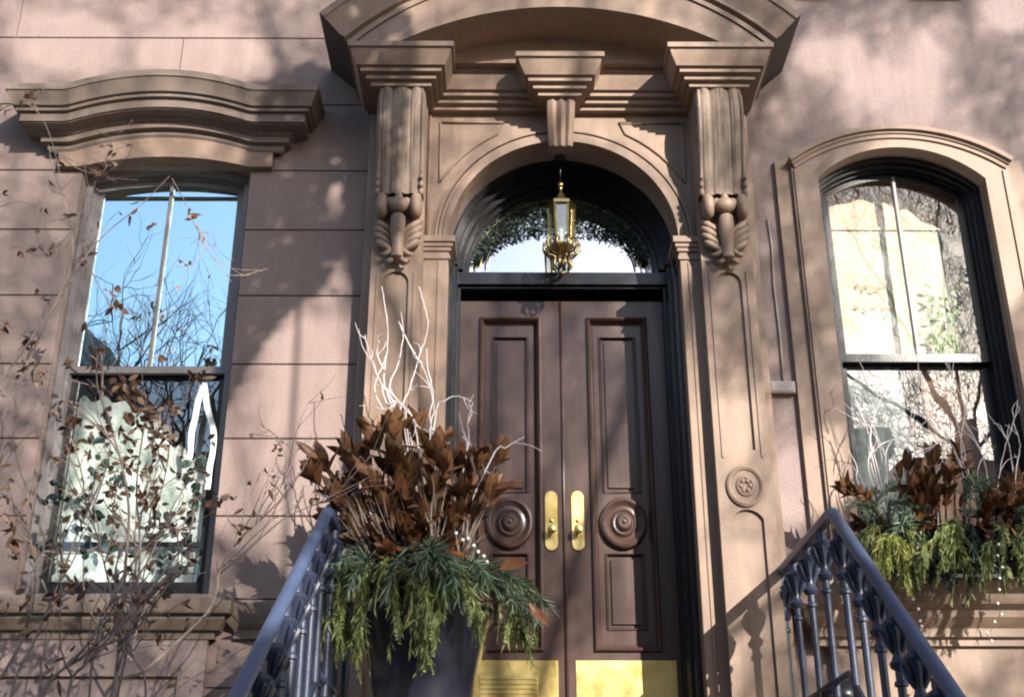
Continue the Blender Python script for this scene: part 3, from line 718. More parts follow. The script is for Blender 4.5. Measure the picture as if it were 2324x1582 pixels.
for k in range(7):
    x0_ = 3.12+r2.uniform(-.10, .10); top_ = Vector((x0_+r2.uniform(-.14, .14), .275, 5.0+r2.uniform(.12, .55))); pts = curve([Vector((x0_, .28, 4.95)), Vector((x0_, .28, 5.1)), top_], 4)
    sb.tube(pts, .004, .002, 4)
    for q_ in range(6): leaf(lb, pts[r2.randint(2, len(pts)-1)], Vector((r2.uniform(-1, 1), r2.uniform(-.2, .2), r2.uniform(-.5, .8))), Vector((0, -1, 0)), r2.uniform(.04, .09), r2.uniform(.02, .04), .05, .1, 3)
sb.build('stem', M['houseplant'], hp, smooth=True); lb.build('foliage', M['houseplant'], hp, smooth=True, merge=False)
pg = MB()
for (px, py) in ((1945, 655), (1958, 662), (1972, 655), (1985, 664), (1996, 658), (1940, 700), (1960, 705), (1985, 700), (2003, 706), (2015, 712)):
    c_ = at(px, py, .322); leaf(pg, c_, Vector((r2.uniform(-1, 1), 0, r2.uniform(-.6, .6))), Vector((0, -1, 0)), r2.uniform(.03, .05), .018, 0, .1, 3)
pg.tube([at(1935, 650, .325), at(2010, 652, .325)], .002, .002, 4); pg.tube([at(1932, 697, .325), at(2022, 702, .325)], .002, .002, 4)
tag(pg.build('paper_garland', M['orange'], None, merge=False), 'small orange paper garland hung inside the upper sash of the right window', 'garland')
s = MB(); sweep_plan(s, [(1.93, 0), (1.93, -.06), (3.78, -.06), (3.78, 0)], [(-.1, 2.90), (.03, 2.90), (.03, 2.94), (.06, 2.95), (.06, 3.0), (.09, 3.03), (.11, 3.06), (.11, 3.10), (.16, 3.13), (.18, 3.18), (.18, 3.27), (.16, 3.29), (-.1, 3.31)])
s.build('sill', M['trim'], hr, smooth=.4)
a = MB(); a.box(2.0, 3.7, -.06, 0, 1.0, 2.905); a.build('apron', M['trim'], hr)
b = MB(); b.box(3.20, 3.60, -.10, 0, 7.93, 8.15); b.box(2.3, 2.55, -.10, 0, 7.93, 8.15); b.build('upper_sill_bracket', M['trim'], hr, bevel=.01)

# cable box
cb = thing('cable_box', 'small pale cable box with a thin conduit on wall between pilaster and right window', 'cable box')
q = MB(); q.box(1.765, 1.935, -.05, 0, 4.575, 4.66); q.box(1.775, 1.925, -.056, -.049, 4.585, 4.65); q.build('box', M['plastic'], cb, bevel=.006)
q = MB(); q.tube([(1.868, -.012, 4.66), (1.874, -.012, 5.0), (1.866, -.012, 5.4), (1.878, -.012, 5.7), (1.868, -.012, 5.93)], .008, .006, 8); q.build('conduit', M['crack'], cb, smooth=True)
# small cross shaped hook
hk = MB(); P = at(1730, 1535, -.02)
hk.tube([P+Vector((0, 0, -.05)), P+Vector((0, 0, .06))], .005, .004, 6); hk.tube([P+Vector((-.055, 0, 0)), P+Vector((.05, 0, 0))], .004, .004, 6); hk.ball(P, .011, 8)
tag(hk.build('wall_hook', M['plastic'], None, smooth=True), 'tiny pale cross shaped hook on wall left of the right railing', 'hook')

# ------------------------------------------------------------------ lantern
ln = thing('hanging_lantern', 'brass hanging lantern with glass sides in front of the fanlight', 'lantern')
LX, LY = .395, .06
def L_at(py): return at(1270, py, LY).z
q = MB(); zt = L_at(418)
q.ball((LX, LY, zt-.012), .024, 12); q.lathe([(.008, zt-.09), (.010, zt-.05), (.018, zt-.04), (.008, zt-.03), (.008, zt-.015)], (LX, LY, 0), 12)
q.build('finial', M['lampbrass'], ln, smooth=True)
q = MB(); q.tube([(LX, LY, zt), (LX, LY, 6.49)], .006, .006, 8); q.lathe([(.04, 6.47), (.035, 6.46), (.01, 6.45)], (LX, LY, 0), 16); q.build('hanging_rod', M['black'], ln, smooth=True)
zc1, zc2, zb_ = zt-.08, L_at(470), L_at(562)
q = MB(); q.lathe([(.018, zc1), (.035, zc1-.03), (.06, zc1-.08), (.098, zc2+.02), (.112, zc2+.012), (.112, zc2-.012), (.09, zc2-.014)], (LX, LY, 0), 6); q.build('cap', M['darkbrass'], ln, smooth=.3)
q = MB()
for i in range(6):
    an = 2*PI*i/6
    q.tube([(LX+.095*math.cos(an), LY+.095*math.sin(an), zc2), (LX+.078*math.cos(an), LY+.078*math.sin(an), zb_)], .009, .009, 6)
q.lathe([(.085, zb_+.012), (.088, zb_), (.07, zb_-.02), (.03, zb_-.03)], (LX, LY, 0), 6)
q.build('cage', M['lampbrass'], ln, smooth=.5)
q = MB(); q.lathe([(.088, zc2-.01), (.072, zb_+.01)], (LX, LY, 0), 6); q.build('glass', M['lampglass'], ln)
q = MB()
for i in range(3):
    an = 2*PI*i/3+.4; q.tube([(LX+.03*math.cos(an), LY+.03*math.sin(an), zb_+.01), (LX+.03*math.cos(an), LY+.03*math.sin(an), zb_+.13)], .010, .010, 8)
q.build('candle', M['bead'], ln, smooth=.5)
q = MB(); zr = zb_-.005
for i in range(10):
    an = 2*PI*i/10; c, s_ = math.cos(an), math.sin(an)
    q.tube([(LX+r*c, LY+r*s_, zr+h) for r, h in ((.05, .03), (.09, .06), (.125, .035), (.128, -.015), (.10, -.05), (.06, -.06), (.03, -.09))], [.004, .008, .011, .012, .010, .008, .006], n=6)
    q.tube([(LX+r*c, LY+r*s_, zr+h) for r, h in ((.03, -.07), (.06, -.10), (.07, -.15), (.04, -.19))], [.006, .010, .010, .004], n=6)
q.ball((LX, LY, zr-.11), .03, 10, sc3=(1, 1, 1.6)); q.ball((LX, LY, zr-.20), .018, 8)
q.build('scroll_crown', M['darkbrass'], ln, smooth=True)

# ------------------------------------------------------------------ stoop, railings
LZ = 2.36
st = thing('stone_stoop', 'brownstone front stoop leading up to the double doors', 'stoop')
q = MB(); q.box(-1.1, 1.86, -1.60, 0, 0, LZ); q.build('landing', M['trim'], st, bevel=.01)
for i in range(13):
    z1 = LZ-.187*(i+1); y1 = -1.60-.232*i
    if z1 < .05: break
    q = MB(); q.box(-1.1, 1.86, y1-.232, y1, 0, z1); q.build('step', M['trim'], st, bevel=.012)
def handrail(mb, path, w, h):
    pts = [Vector(p) for p in path]; sec = [(-w*.5, -h*.15), (-w*.38, -h*.5), (w*.38, -h*.5), (w*.5, -h*.15), (w*.5, h*.1), (w*.36, h*.42), (w*.12, h*.55), (-w*.12, h*.55), (-w*.36, h*.42), (-w*.5, h*.1)]
    rows = []
    for i, p in enumerate(pts):
        d0 = (p-pts[i-1]).normalized() if i else (pts[1]-p).normalized()
        d1 = (pts[i+1]-p).normalized() if i < len(pts)-1 else d0
        t = (d0+d1).normalized(); s_ = Vector((1, 0, 0)); u = s_.cross(t)
        if u.z < 0: u = -u
        k_ = 1/max(.5, t.dot(d1))
        rows.append([p+s_*a+u*(b*k_) for a, b in sec]+[p+s_*sec[0][0]+u*(sec[0][1]*k_)])
    mb.grid(rows); mb.add(rows[0][:-1], [tuple(range(10))]); mb.add(rows[-1][:-1], [tuple(range(9, -1, -1))])
SL = .80
def railing(X, label, slope, first=None):
    rt = thing('stair_railing', label, 'railing', 'iron railings of the stoop')
    h = MB(); yA = -1.50; zR = 3.325
    pts = [(X, -.02, zR), (X, -.8, zR), (X, yA+.05, zR), (X, yA-.02, zR-.012)]
    yE = -4.62
    for i in range(1, 9):
        yy = yA+(yE-yA)*i/8; pts.append((X, yy, zR-slope*(yA-yy)))
    handrail(h, pts, .062, .050); h.build('handrail', M['rail'], rt, smooth=.7)
    ys = [-.20, -.55, -.90, -1.24] + [yA-.10-.232*k for k in range(12)]
    for yk in ys:
        zt = zR-.035 if yk > yA else zR-.04-slope*(yA-yk)
        b = MB(); H = .86
        b.lathe([(.019, -H), (.019, -.335), (.030, -.33), (.030, -.315), (.021, -.305), (.021, -.265), (.036, -.255), (.042, -.235), (.030, -.22), (.022, -.20), (.024, -.17), (.036, -.13), (.052, -.085), (.058, -.07), (.048, -.055), (.03, -.045), (.03, 0)], (0, 0, 0), 14)
        for k in range(7):
            an = 2*PI*k/7; c, s_ = math.cos(an), math.sin(an)
            b.tube([(.022*c, .022*s_, -.19), (.045*c, .045*s_, -.14), (.062*c, .062*s_, -.10), (.055*c, .055*s_, -.085)], [.006, .012, .010, .004], n=5)
        o = b.build('baluster', M['iron'], rt, smooth=.7); o.location = (X, yk, zt)
    l = MB()
    for pts2 in ([(X, -.02, zR-.82), (X, yA, zR-.82)], [(X, yA, zR-.82), (X, yE, zR-.82-slope*(yA-yE))]):
        l.tube(pts2, .018, .018, 8)
    l.build('lower_rail', M['iron'], rt, smooth=True)
    nw = MB(); zE = zR-slope*(yA-yE)
    nw.lathe([(.09, 0), (.09, .1), (.05, .14), (.05, zE-.1), (.09, zE-.05), (.09, zE), (.05, zE+.04), (.06, zE+.1), (.02, zE+.15)], (X, yE-.05, 0), 16)
    nw.build('newel_post', M['iron'], rt, smooth=.6)
railing(1.69, 'navy iron stair railing with stout balusters on window box side of the stoop', .795)
railing(-.92, 'navy iron stair railing rising to the tall planter of brown leaves', .655)
# area fence post with round cap, beyond the right railing
fp = thing('iron_post', 'dark iron post with round domed cap behind the right railing balusters', 'post')
P = at(1905, 1545, -.95)
q = MB(); q.lathe([(.045, 0), (.045, P.z-.16), (.07, P.z-.15), (.08, P.z-.13)], (P.x, P.y, 0), 16); q.build('shaft', M['iron'], fp, smooth=.5)
q = MB(); q.lathe([(.10, P.z-.13), (.115, P.z-.10), (.11, P.z-.06), (.085, P.z-.02), (.045, P.z+.005), (.01, P.z+.012)], (P.x, P.y, 0), 20); q.build('domed_cap', M['black'], fp, smooth=True)

for k in range(2800):
    an = PI*rg.uniform(.06, .94); ri_ = .65-.30*math.sin(an)**1.3; rr_ = ri_+(.655-ri_)*rg.random()**.9
    p = Vector((XC-rr_*math.cos(an), .36+rg.uniform(-.02, .025), 5.66+rr_*math.sin(an)))
    leaf(GARL, p, Vector((rg.uniform(-1, 1), rg.uniform(-.4, .3), rg.uniform(-1, .8))), Vector((0, -1, .2)), rg.uniform(.018, .040), rg.uniform(.008, .014), .1, .2, 3)
GARL.build('foliage', M['ivy'], gl_, merge=False)
# ------------------------------------------------------------------ tall planter at the door
PX, PY = -.435, -.95
pt = thing('flower_pot', 'tall black tapered pot on the landing before the left door', 'pot')
q = MB(); prof = [(.20, LZ), (.235, LZ+.02), (.262, LZ+.10), (.305, LZ+.30), (.338, LZ+.46), (.352, LZ+.50), (.370, LZ+.515), (.370, LZ+.555), (.345, LZ+.56), (.33, LZ+.53), (.32, LZ+.50)]
q.lathe(prof, (PX, PY, 0), 48); q.build('pot_body', M['pot'], pt, smooth=.7)
q = MB(); q.lathe([(.33, LZ+.49), (.15, LZ+.52), (.02, LZ+.53)], (PX, PY, 0), 24); q.build('soil', M['soil'], pt, smooth=True)
bq = thing('planter_bouquet', 'winter bouquet of brown magnolia, drooping evergreens and white twigs in the tall pot', 'bouquet')
base = Vector((PX, PY, LZ+.55))
A_ = lambda px, py, dy=0: at(px, py, PY+dy)
for (px, py, dy, ln) in ((735, 1055, .05, .15), (795, 1035, -.05, .16), (850, 1000, .1, .17), (890, 985, -.1, .17), (945, 985, .05, .17), (985, 1030, -.15, .15), (1040, 1050, .0, .16), (1090, 1045, -.1, .15), (1135, 1040, .1, .14), (1120, 1110, -.15, .14), (715, 1085, -.1, .14), (770, 1130, -.2, .14), (850, 1095, -.3, .15), (920, 1070, -.25, .15), (985, 1110, -.3, .15), (1045, 1120, -.25, .14), (880, 1165, -.33, .14), (800, 1190, -.28, .13), (960, 1180, -.35, .14), (1020, 1190, -.3, .13), (1080, 1170, -.2, .12), (930, 1220, -.36, .13), (830, 1050, .25, .15), (1000, 1000, .25, .14), (860, 1215, -.34, .12), (1010, 1060, -.2, .15), (900, 1040, -.2, .16)):
    magnolia(bq, A_(px, py, dy*.8), base+Vector((rnd.uniform(-.1, .1), rnd.uniform(-.1, .1), -.05)), rnd.randint(10, 14), ln, rnd.uniform(.7, 1.0))
for (px, py, dy) in ((760, 1090, .1), (820, 1080, -.1), (800, 1110, .15), (860, 1130, -.2), (905, 1115, -.1), (950, 1060, .15), (960, 1140, -.2), (1010, 1120, -.1), (1050, 1160, -.15), (1080, 1120, 0), (820, 1160, -.15), (890, 1200, -.3), (960, 1220, -.3), (840, 1230, -.25), (1020, 1220, -.2), (790, 1220, -.1), (750, 1170, .1), (1060, 1080, .15), (910, 1010, .15), (880, 1060, .0), (1000, 1160, .1), (870, 1160, .1), (930, 1150, .0), (940, 1250, -.36), (890, 1255, -.34), (1000, 1250, -.32)):
    magnolia(bq, A_(px, py, dy*.8), base+Vector((rnd.uniform(-.1, .1), rnd.uniform(-.1, .1), .0)), rnd.randint(9, 13), rnd.uniform(.12, .155), rnd.uniform(.8, 1.3))
for (px, py, d) in ((1125, 1115, (1, 0, .35)), (905, 1110, (.1, -.5, .9)), (940, 1290, (0, -.5, -1)), (1135, 1290, (1, -.2, .1)), (1200, 1370, (.6, -.2, -.8)), (720, 1040, (-1, 0, .7))):
    mb = MB(); P = A_(px, py, -.3); leaf(mb, P, Vector(d), Vector((0, -1, .4)), .16, .06, .1, .4); leaf(mb, P+rv(.02), Vector(d)+rv(.3), Vector((0, -1, .4)), .12, .05, .1, .4)
    mb.tube([base, base.lerp(P, .6)+Vector((0, 0, .04)), P], .005, .003, 4)
    mb.build('magnolia_stem', M['magnolia'], bq, smooth=True, merge=False)
# hanging cedar
for (a, b, c, dy, nl, mt) in (((800, 1280), (745, 1330), (720, 1460), -.25, 200, 'cedar'), ((800, 1290), (770, 1360), (770, 1465), -.3, 200, 'cedar'), ((850, 1290), (820, 1360), (815, 1470), -.33, 180, 'cedar'), ((780, 1270), (720, 1300), (700, 1390), -.1, 150, 'cedar'),
        ((980, 1300), (965, 1360), (965, 1490), -.42, 220, 'cedar'), ((1010, 1300), (1000, 1360), (985, 1450), -.42, 170, 'cedar'), ((1030, 1310), (1070, 1340), (1085, 1430), -.38, 150, 'cedar'), ((880, 1270), (895, 1330), (905, 1420), -.4, 140, 'cedar'),
        ((1090, 1310), (1160, 1350), (1150, 1440), -.15, 150, 'cedar'), ((1100, 1310), (1170, 1350), (1190, 1450), -.1, 170, 'cedar'), ((1130, 1310), (1200, 1340), (1215, 1440), -.05, 140, 'cedar'), ((930, 1290), (935, 1330), (950, 1430), -.42, 140, 'cedar'), ((760, 1290), (735, 1360), (745, 1480), .0, 130, 'cedar'), ((790, 1310), (790, 1390), (800, 1475), -.15, 130, 'cedar')):
    bough(bq, [base+Vector((rnd.uniform(-.1, .1), -.1, 0)), A_(*a, dy*.8), A_(*b, dy), A_(*c, dy-.02)], M[mt], nl, .10, .0085, 1.3)
for (a, b, c, dy, nl) in (((860, 1270), (800, 1255), (750, 1300), -.25, 160), ((850, 1290), (830, 1270), (800, 1310), -.35, 140), ((960, 1270), (985, 1250), (1010, 1330), -.42, 190), ((970, 1280), (1010, 1270), (1040, 1330), -.4, 160), ((1060, 1290), (1150, 1300), (1240, 1370), -.15, 220), ((1050, 1300), (1130, 1320), (1210, 1390), -.2, 180), ((1040, 1290), (1080, 1280), (1120, 1330), -.3, 150), ((930, 1280), (900, 1280), (880, 1340), -.4, 130), ((980, 1270), (975, 1240), (950, 1290), -.42, 120)):
    bough(bq, [base, A_(*a, dy*.8), A_(*b, dy), A_(*c, dy-.03)], M['pine'], nl, .12, .0075, .8, 'pine_bough', .75)
for (px, py, tx, ty) in ((850, 1260, 800, 1150), (1050, 1260, 1090, 1170), (890, 1250, 830, 1130), (980, 1240, 970, 1110)):
    mb = MB(); P0 = A_(px, py, -.25); P1 = A_(tx, ty, -.33)
    for k in range(26):
        s0 = P0+rv(.03); d = (P1-P0)*rnd.uniform(.6, 1.0)+rv(.09); leaf(mb, s0, d, rv(), d.length, .010, rnd.uniform(-.15, .15), .1, 3)
    mb.build('pale_grass_tuft', M['husk'], bq, merge=False)
# curly whitewashed twigs
TW = [[(935, 1010), (900, 940), (872, 870), (880, 780), (878, 720), (866, 650)], [(905, 960), (868, 875), (845, 830), (828, 760)], [(935, 1010), (905, 945), (930, 880), (955, 800), (972, 740), (962, 690), (950, 650)],
      [(915, 960), (870, 930), (850, 880), (868, 830), (880, 795)], [(945, 990), (920, 930), (885, 880), (905, 820), (915, 760), (905, 730)], [(975, 1000), (985, 930), (970, 860), (955, 820)], [(955, 825), (930, 785), (907, 735)],
      [(970, 1070), (990, 1010), (975, 950), (983, 900), (970, 830), (968, 790)], [(985, 960), (1010, 910), (1040, 900), (1070, 912)], [(1058, 1040), (1062, 960), (1072, 915)], [(1055, 1050), (1050, 990)], [(1110, 1050), (1150, 1015), (1190, 990)], [(975, 1060), (1000, 1015)], [(870, 840), (855, 800), (865, 770)], [(1110, 1110), (1090, 1060), (1070, 1010)], [(920, 950), (950, 970), (985, 985)], [(905, 945), (880, 920), (860, 860), (838, 800)]]
for i, t_ in enumerate(TW):
    dz = rnd.uniform(-.12, .12); p = [A_(x, y, dz+rnd.uniform(-.03, .03)) for x, y in t_]
    if t_[0][1] > 940: p = [base+Vector((rnd.uniform(-.08, .08), rnd.uniform(-.05, .05), 0))]+p
    twig(bq, p, .0065, .0025, forks=2)
bd = thing('berry_string', 'string of white beads drooping among the evergreens of the tall pot', 'bead string')
for (px, py) in ((1035, 1210), (1050, 1225), (1062, 1222), (1075, 1238), (1085, 1252), (1098, 1262), (1105, 1275)):
    q = MB(); q.ball((0, 0, 0), .010, 8); o = q.build('bead', M['bead'], bd, smooth=True); o.location = A_(px, py, -.44)
q = MB(); q.tube([A_(x, y, -.44) for x, y in ((1030, 1205), (1050, 1225), (1075, 1238), (1098, 1262), (1105, 1275))], .002, .002, 4); q.build('wire', M['darktwig'], bd)

# ------------------------------------------------------------------ window box on the right
wb = thing('window_box', 'dark window box on the sill of the black framed window', 'window box')
BY = -.36
q = MB(); x0, x1 = 2.30, 3.46
q.box(x0, x1, -.50, -.22, 3.31, 3.50); q.build('trough', M['trough'], wb, bevel=.012)
q = MB(); q.box(x0+.02, x1-.02, -.485, -.235, 3.501, 3.515); q.build('soil', M['soil'], wb)
wq = thing('window_box_bouquet', 'winter greens, brown magnolia and white twigs filling the right window box', 'bouquet')
B_ = lambda px, py, dy=0: at(px, py, BY+dy)
def broot(px): return Vector((min(3.4, max(2.36, at(px, 1230, BY).x)), BY, 3.5))
for (px, py, dy, ln) in ((1925, 1110, -.1, .12), (1955, 1190, -.15, .12), (2060, 1060, 0, .12), (2090, 1085, -.1, .13), (2120, 1040, .05, .13), (2150, 1080, 0, .13), (2120, 1130, -.15, .13), (2085, 1150, -.15, .12), (2235, 1165, -.15, .12), (2285, 1110, -.05, .13), (2265, 1150, -.15, .13), (2310, 1100, .05, .13), (2310, 1150, -.1, .12), (2170, 1030, .08, .12), (2045, 1070, .05, .11)):
    magnolia(wq, B_(px, py, dy*.7), broot(px), 11, ln, rnd.uniform(.7, 1.1))
for (px, py, dy) in ((1960, 1130, -.05), (2075, 1110, -.1), (2110, 1090, -.1), (2095, 1190, -.15), (2150, 1120, -.1), (2245, 1130, -.1), (2290, 1170, -.12), (2320, 1130, 0), (1985, 1210, -.16), (2230, 1200, -.15), (2300, 1200, -.15), (2190, 1060, .05), (2060, 1130, 0), (2120, 1210, -.16)):
    magnolia(wq, B_(px, py, dy*.7), broot(px), 10, rnd.uniform(.10, .13), rnd.uniform(.8, 1.2))
for (a, b, c, dy) in (((1985, 1190), (1960, 1210), (1945, 1270), -.2), ((2060, 1190), (2070, 1230), (2080, 1310), -.2), ((2100, 1200), (2110, 1240), (2120, 1300), -.18), ((2200, 1190), (2210, 1230), (2205, 1310), -.19), ((2280, 1190), (2275, 1240), (2280, 1310), -.2), ((2330, 1170), (2335, 1230), (2330, 1300), -.2), ((2150, 1210), (2150, 1250), (2155, 1320), -.18)):
    bough(wq, [broot(a[0]), B_(*a, dy*.7), B_(*b, dy), B_(*c, dy)], M['ivy'] if a[0] in (2100, 2200, 2150) else M['cedar'], 110, .085, .010, 1.2)
for (a, b, c, dy, nl) in (((2010, 1210), (1985, 1240), (1960, 1290), -.22, 140), ((2020, 1220), (2010, 1250), (2000, 1330), -.25, 170), ((2040, 1220), (2045, 1250), (2060, 1330), -.25, 170), ((2030, 1215), (2000, 1230), (1975, 1300), -.3, 150), ((2160, 1180), (2130, 1210), (2090, 1290), -.22, 170), ((2170, 1190), (2160, 1220), (2140, 1270), -.25, 150), ((2160, 1190), (2110, 1230), (2080, 1270), -.28, 150), ((2250, 1230), (2240, 1260), (2225, 1320), -.24, 130), ((2310, 1190), (2310, 1240), (2315, 1310), -.2, 150), ((2330, 1200), (2340, 1250), (2345, 1310), -.25, 150), ((2170, 1220), (2180, 1250), (2190, 1290), -.2, 90)):
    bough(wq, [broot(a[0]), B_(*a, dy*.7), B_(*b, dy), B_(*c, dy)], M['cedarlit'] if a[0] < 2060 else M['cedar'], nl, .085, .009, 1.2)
for (a, b, c, dy, nl) in (((2000, 1180), (1980, 1150), (1965, 1170), -.15, 130), ((2020, 1190), (2015, 1150), (2040, 1140), -.15, 150), ((2050, 1200), (2060, 1170), (2030, 1210), -.22, 110), ((2220, 1160), (2225, 1120), (2210, 1090), -.08, 120), ((2190, 1140), (2200, 1100), (2240, 1090), -.05, 120), ((2300, 1180), (2320, 1160), (2330, 1200), -.15, 110), ((1990, 1180), (1995, 1130), (2020, 1100), -.05, 110)):
    bough(wq, [broot(a[0]), B_(*a, dy*.7), B_(*b, dy), B_(*c, dy)], M['pine'], nl, .09, .0075, .4, 'pine_bough', .7)
for t_ in ([(2045, 1130), (2060, 1040), (2065, 960), (2085, 860), (2078, 800)], [(2050, 1120), (2055, 1000), (2080, 930)], [(2010, 1100), (1995, 1010), (1960, 950)], [(1990, 1100), (1975, 1040), (1990, 990), (1965, 930)], [(2190, 1100), (2180, 1000), (2190, 930), (2160, 850), (2140, 810)], [(2185, 1080), (2150, 990), (2120, 940), (2100, 960)], [(2200, 1090), (2170, 950), (2150, 870)], [(2240, 1080), (2215, 1000), (2170, 930)], [(2265, 1100), (2280, 1020), (2300, 960), (2310, 910)], [(2300, 1090), (2290, 1010), (2275, 980)], [(2305, 1080), (2315, 1010), (2300, 960)], [(2060, 1060), (2120, 1010), (2190, 985)], [(2130, 1090), (2140, 1020), (2110, 960), (2085, 940)], [(1950, 1100), (1945, 1060), (1925, 1020)], [(2010, 1040), (2030, 990), (2010, 960)], [(2060, 1150), (2110, 1170), (2130, 1130)], [(1970, 1060), (2000, 1010), (2040, 1000), (2060, 1030)], [(2220, 1070), (2240, 1020), (2230, 980)], [(1935, 880), (1960, 850), (1950, 820)], [(2010, 880), (2005, 840)], [(2230, 1190), (2270, 1185), (2300, 1200)]):
    dz = rnd.uniform(-.06, .05); p = [B_(x, y, dz) for x, y in t_]
    if t_[0][1] > 1020: p = [broot(t_[0][0])]+p
    else: p = [broot(2000), B_(1975, 1000, dz)]+p
    twig(wq, p, .0045, .002, forks=3)
for nm, pts in (('pale bead string trailing from the window box beside the handrail', ((2035, 1310), (2050, 1330), (2066, 1342), (2078, 1362), (2085, 1385), (2090, 1410), (2095, 1425))), ('pale bead string hanging from window box near right edge of the photo', ((2270, 1240), (2266, 1265), (2272, 1290), (2265, 1315), (2270, 1340), (2262, 1365), (2270, 1390), (2262, 1415), (2240, 1440), (2250, 1455)))):
    t_ = thing('berry_string', nm, 'bead string')
    for (px, py) in pts:
        q = MB(); q.ball((0, 0, 0), .0085, 8); o = q.build('bead', M['bead'], t_, smooth=True); o.location = B_(px+rnd.uniform(-7, 7), py+rnd.uniform(-6, 6), -.24+rnd.uniform(-.02, .02))
    q = MB(); q.tube([B_(pts[0][0], pts[0][1]-60, -.05)]+[B_(x, y, -.24) for x, y in pts], .002, .002, 4); q.build('wire', M['darktwig'], t_)

# ------------------------------------------------------------------ shrub and climbers in front of the left window
def sprout(mb, lb, P, d, L_, r, depth, leafy=.5, lsize=.045):
    n = 5; pts = [P]; dd = d.normalized()
    for i in range(n):
        dd = (dd+rv(.22)+Vector((0, 0, .06))).normalized(); pts.append(pts[-1]+dd*(L_/n))
    mb.tube(pts, r, max(.0012, r*.45), 5 if r > .004 else 4)
    if depth > 0:
        for k in range(rnd.randint(2, 3)):
            i = rnd.randint(1, n); sprout(mb, lb, pts[i], (dd+rv(.9)).normalized(), L_*rnd.uniform(.45, .75), max(.0015, r*.55), depth-1, leafy, lsize)
    if depth == 0 or rnd.random() < .3:
        for k in range(rnd.randint(0, 4)):
            if rnd.random() < leafy:
                p = pts[rnd.randint(1, n)]; leaf(lb, p, rv(1)+Vector((0, 0, -.5)), rv(), lsize*rnd.uniform(.6, 1.3), lsize*rnd.uniform(.4, .7), rnd.uniform(-.5, .7), rnd.uniform(.2, .9), 3)
def cluster(lb, C, R, n, size):
    for k in range(n):
        p = C+Vector((rnd.gauss(0, R), rnd.gauss(0, R), rnd.gauss(0, R)))
        leaf(lb, p, rv(1)+Vector((0, 0, -.3)), rv(), size*rnd.uniform(.6, 1.4), size*rnd.uniform(.4, .8), rnd.uniform(-.6, .8), rnd.uniform(.2, .9), 3)
def shrub(name, label, stems, clusters, depth, ymin, leafy=.5, spawn=7):
    root = thing(name, label, 'shrub')
    lb = MB()
    for j, (pts, r0, r1) in enumerate(stems):
        mb = MB(); dz = rnd.uniform(-.2, .2)
        P = [at(x, y, depth+dz+rnd.uniform(-.04, .04)) for x, y in pts]
        if ymin is None and pts[0][0] < 0: P = [Vector((-5.2, depth, 0)), Vector((-5.15+.1*j, depth, 1.2)), P[0]+Vector((-.5, 0, -.5))]+P
        if ymin is not None and pts[0][1] > 1570: P = [Vector((P[0].x*.75-.4, depth, .02)), P[0].lerp(Vector((P[0].x*.75-.4, depth, .02)), .4)+rv(.05)]+P
        c = curve(P, 6); mb.tube(c, r0, r1, 6)
        for k in range(spawn):
            i = rnd.randint(len(c)//3 if ymin is not None else 2, len(c)-2); d = (c[i+1]-c[i]).normalized()
            sprout(mb, lb, c[i], d+rv(.8)+Vector((0, -.1, .2)), rnd.uniform(.18, .42), r1*1.1+.0008, 1, leafy)
        mb.build('stem', M['bark'], root, smooth=True, merge=False)
    for (px, py, R, n, sz, dy) in clusters: cluster(lb, at(px, py, depth+dy), R*.8, int(n*1.05), sz)
    lb.build('dried_leaves', M['dryleaf'], root, smooth=True, merge=False)
shrub('bare_shrub', 'bare winter shrub with dried brown leaves before the left window', [
    ([(90, 1600), (200, 1480), (320, 1370), (400, 1290)], .011, .006), ([(255, 1600), (272, 1440), (285, 1280), (292, 1150), (270, 1030), (230, 900)], .013, .005), ([(262, 1600), (300, 1420), (318, 1250), (310, 1100), (330, 950)], .010, .004),
    ([(150, 1600), (200, 1500), (290, 1400), (420, 1230), (440, 1150)], .010, .004), ([(20, 1600), (80, 1450), (130, 1330), (180, 1200), (230, 1090)], .009, .004), ([(330, 1600), (300, 1480), (250, 1330), (210, 1180), (150, 1010)], .008, .003),
    ([(200, 1600), (210, 1500), (240, 1390), (300, 1280), (370, 1100), (390, 950)], .008, .003), ([(0, 1540), (60, 1430), (80, 1300), (60, 1180)], .008, .003), ([(270, 1320), (330, 1240), (390, 1180)], .006, .003)],
    [(220, 810, .03, 12, .06, 0), (160, 830, .02, 5, .05, 0), (450, 850, .02, 8, .05, 0), (290, 890, .05, 26, .055, 0), (330, 950, .06, 32, .055, .1), (360, 1000, .05, 26, .05, 0), (250, 960, .08, 30, .05, 0), (150, 950, .05, 20, .05, 0), (190, 1010, .06, 18, .05, .1), (310, 1060, .07, 30, .045, 0), (270, 1130, .07, 24, .045, 0), (390, 920, .03, 10, .05, 0), (495, 1130, .015, 7, .06, 0), (535, 1130, .01, 2, .05, 0), (35, 1240, .03, 14, .06, 0), (30, 1190, .02, 8, .05, 0), (170, 1330, .06, 20, .05, 0), (80, 1390, .07, 16, .05, 0), (240, 1420, .04, 12, .045, 0), (315, 1360, .02, 9, .05, 0), (320, 1400, .01, 3, .05, 0), (130, 1500, .07, 12, .05, 0), (400, 1540, .02, 4, .05, 0), (270, 1290, .05, 10, .05, 0), (330, 1130, .05, 16, .045, 0)], -1.9, 0, .6, 8)
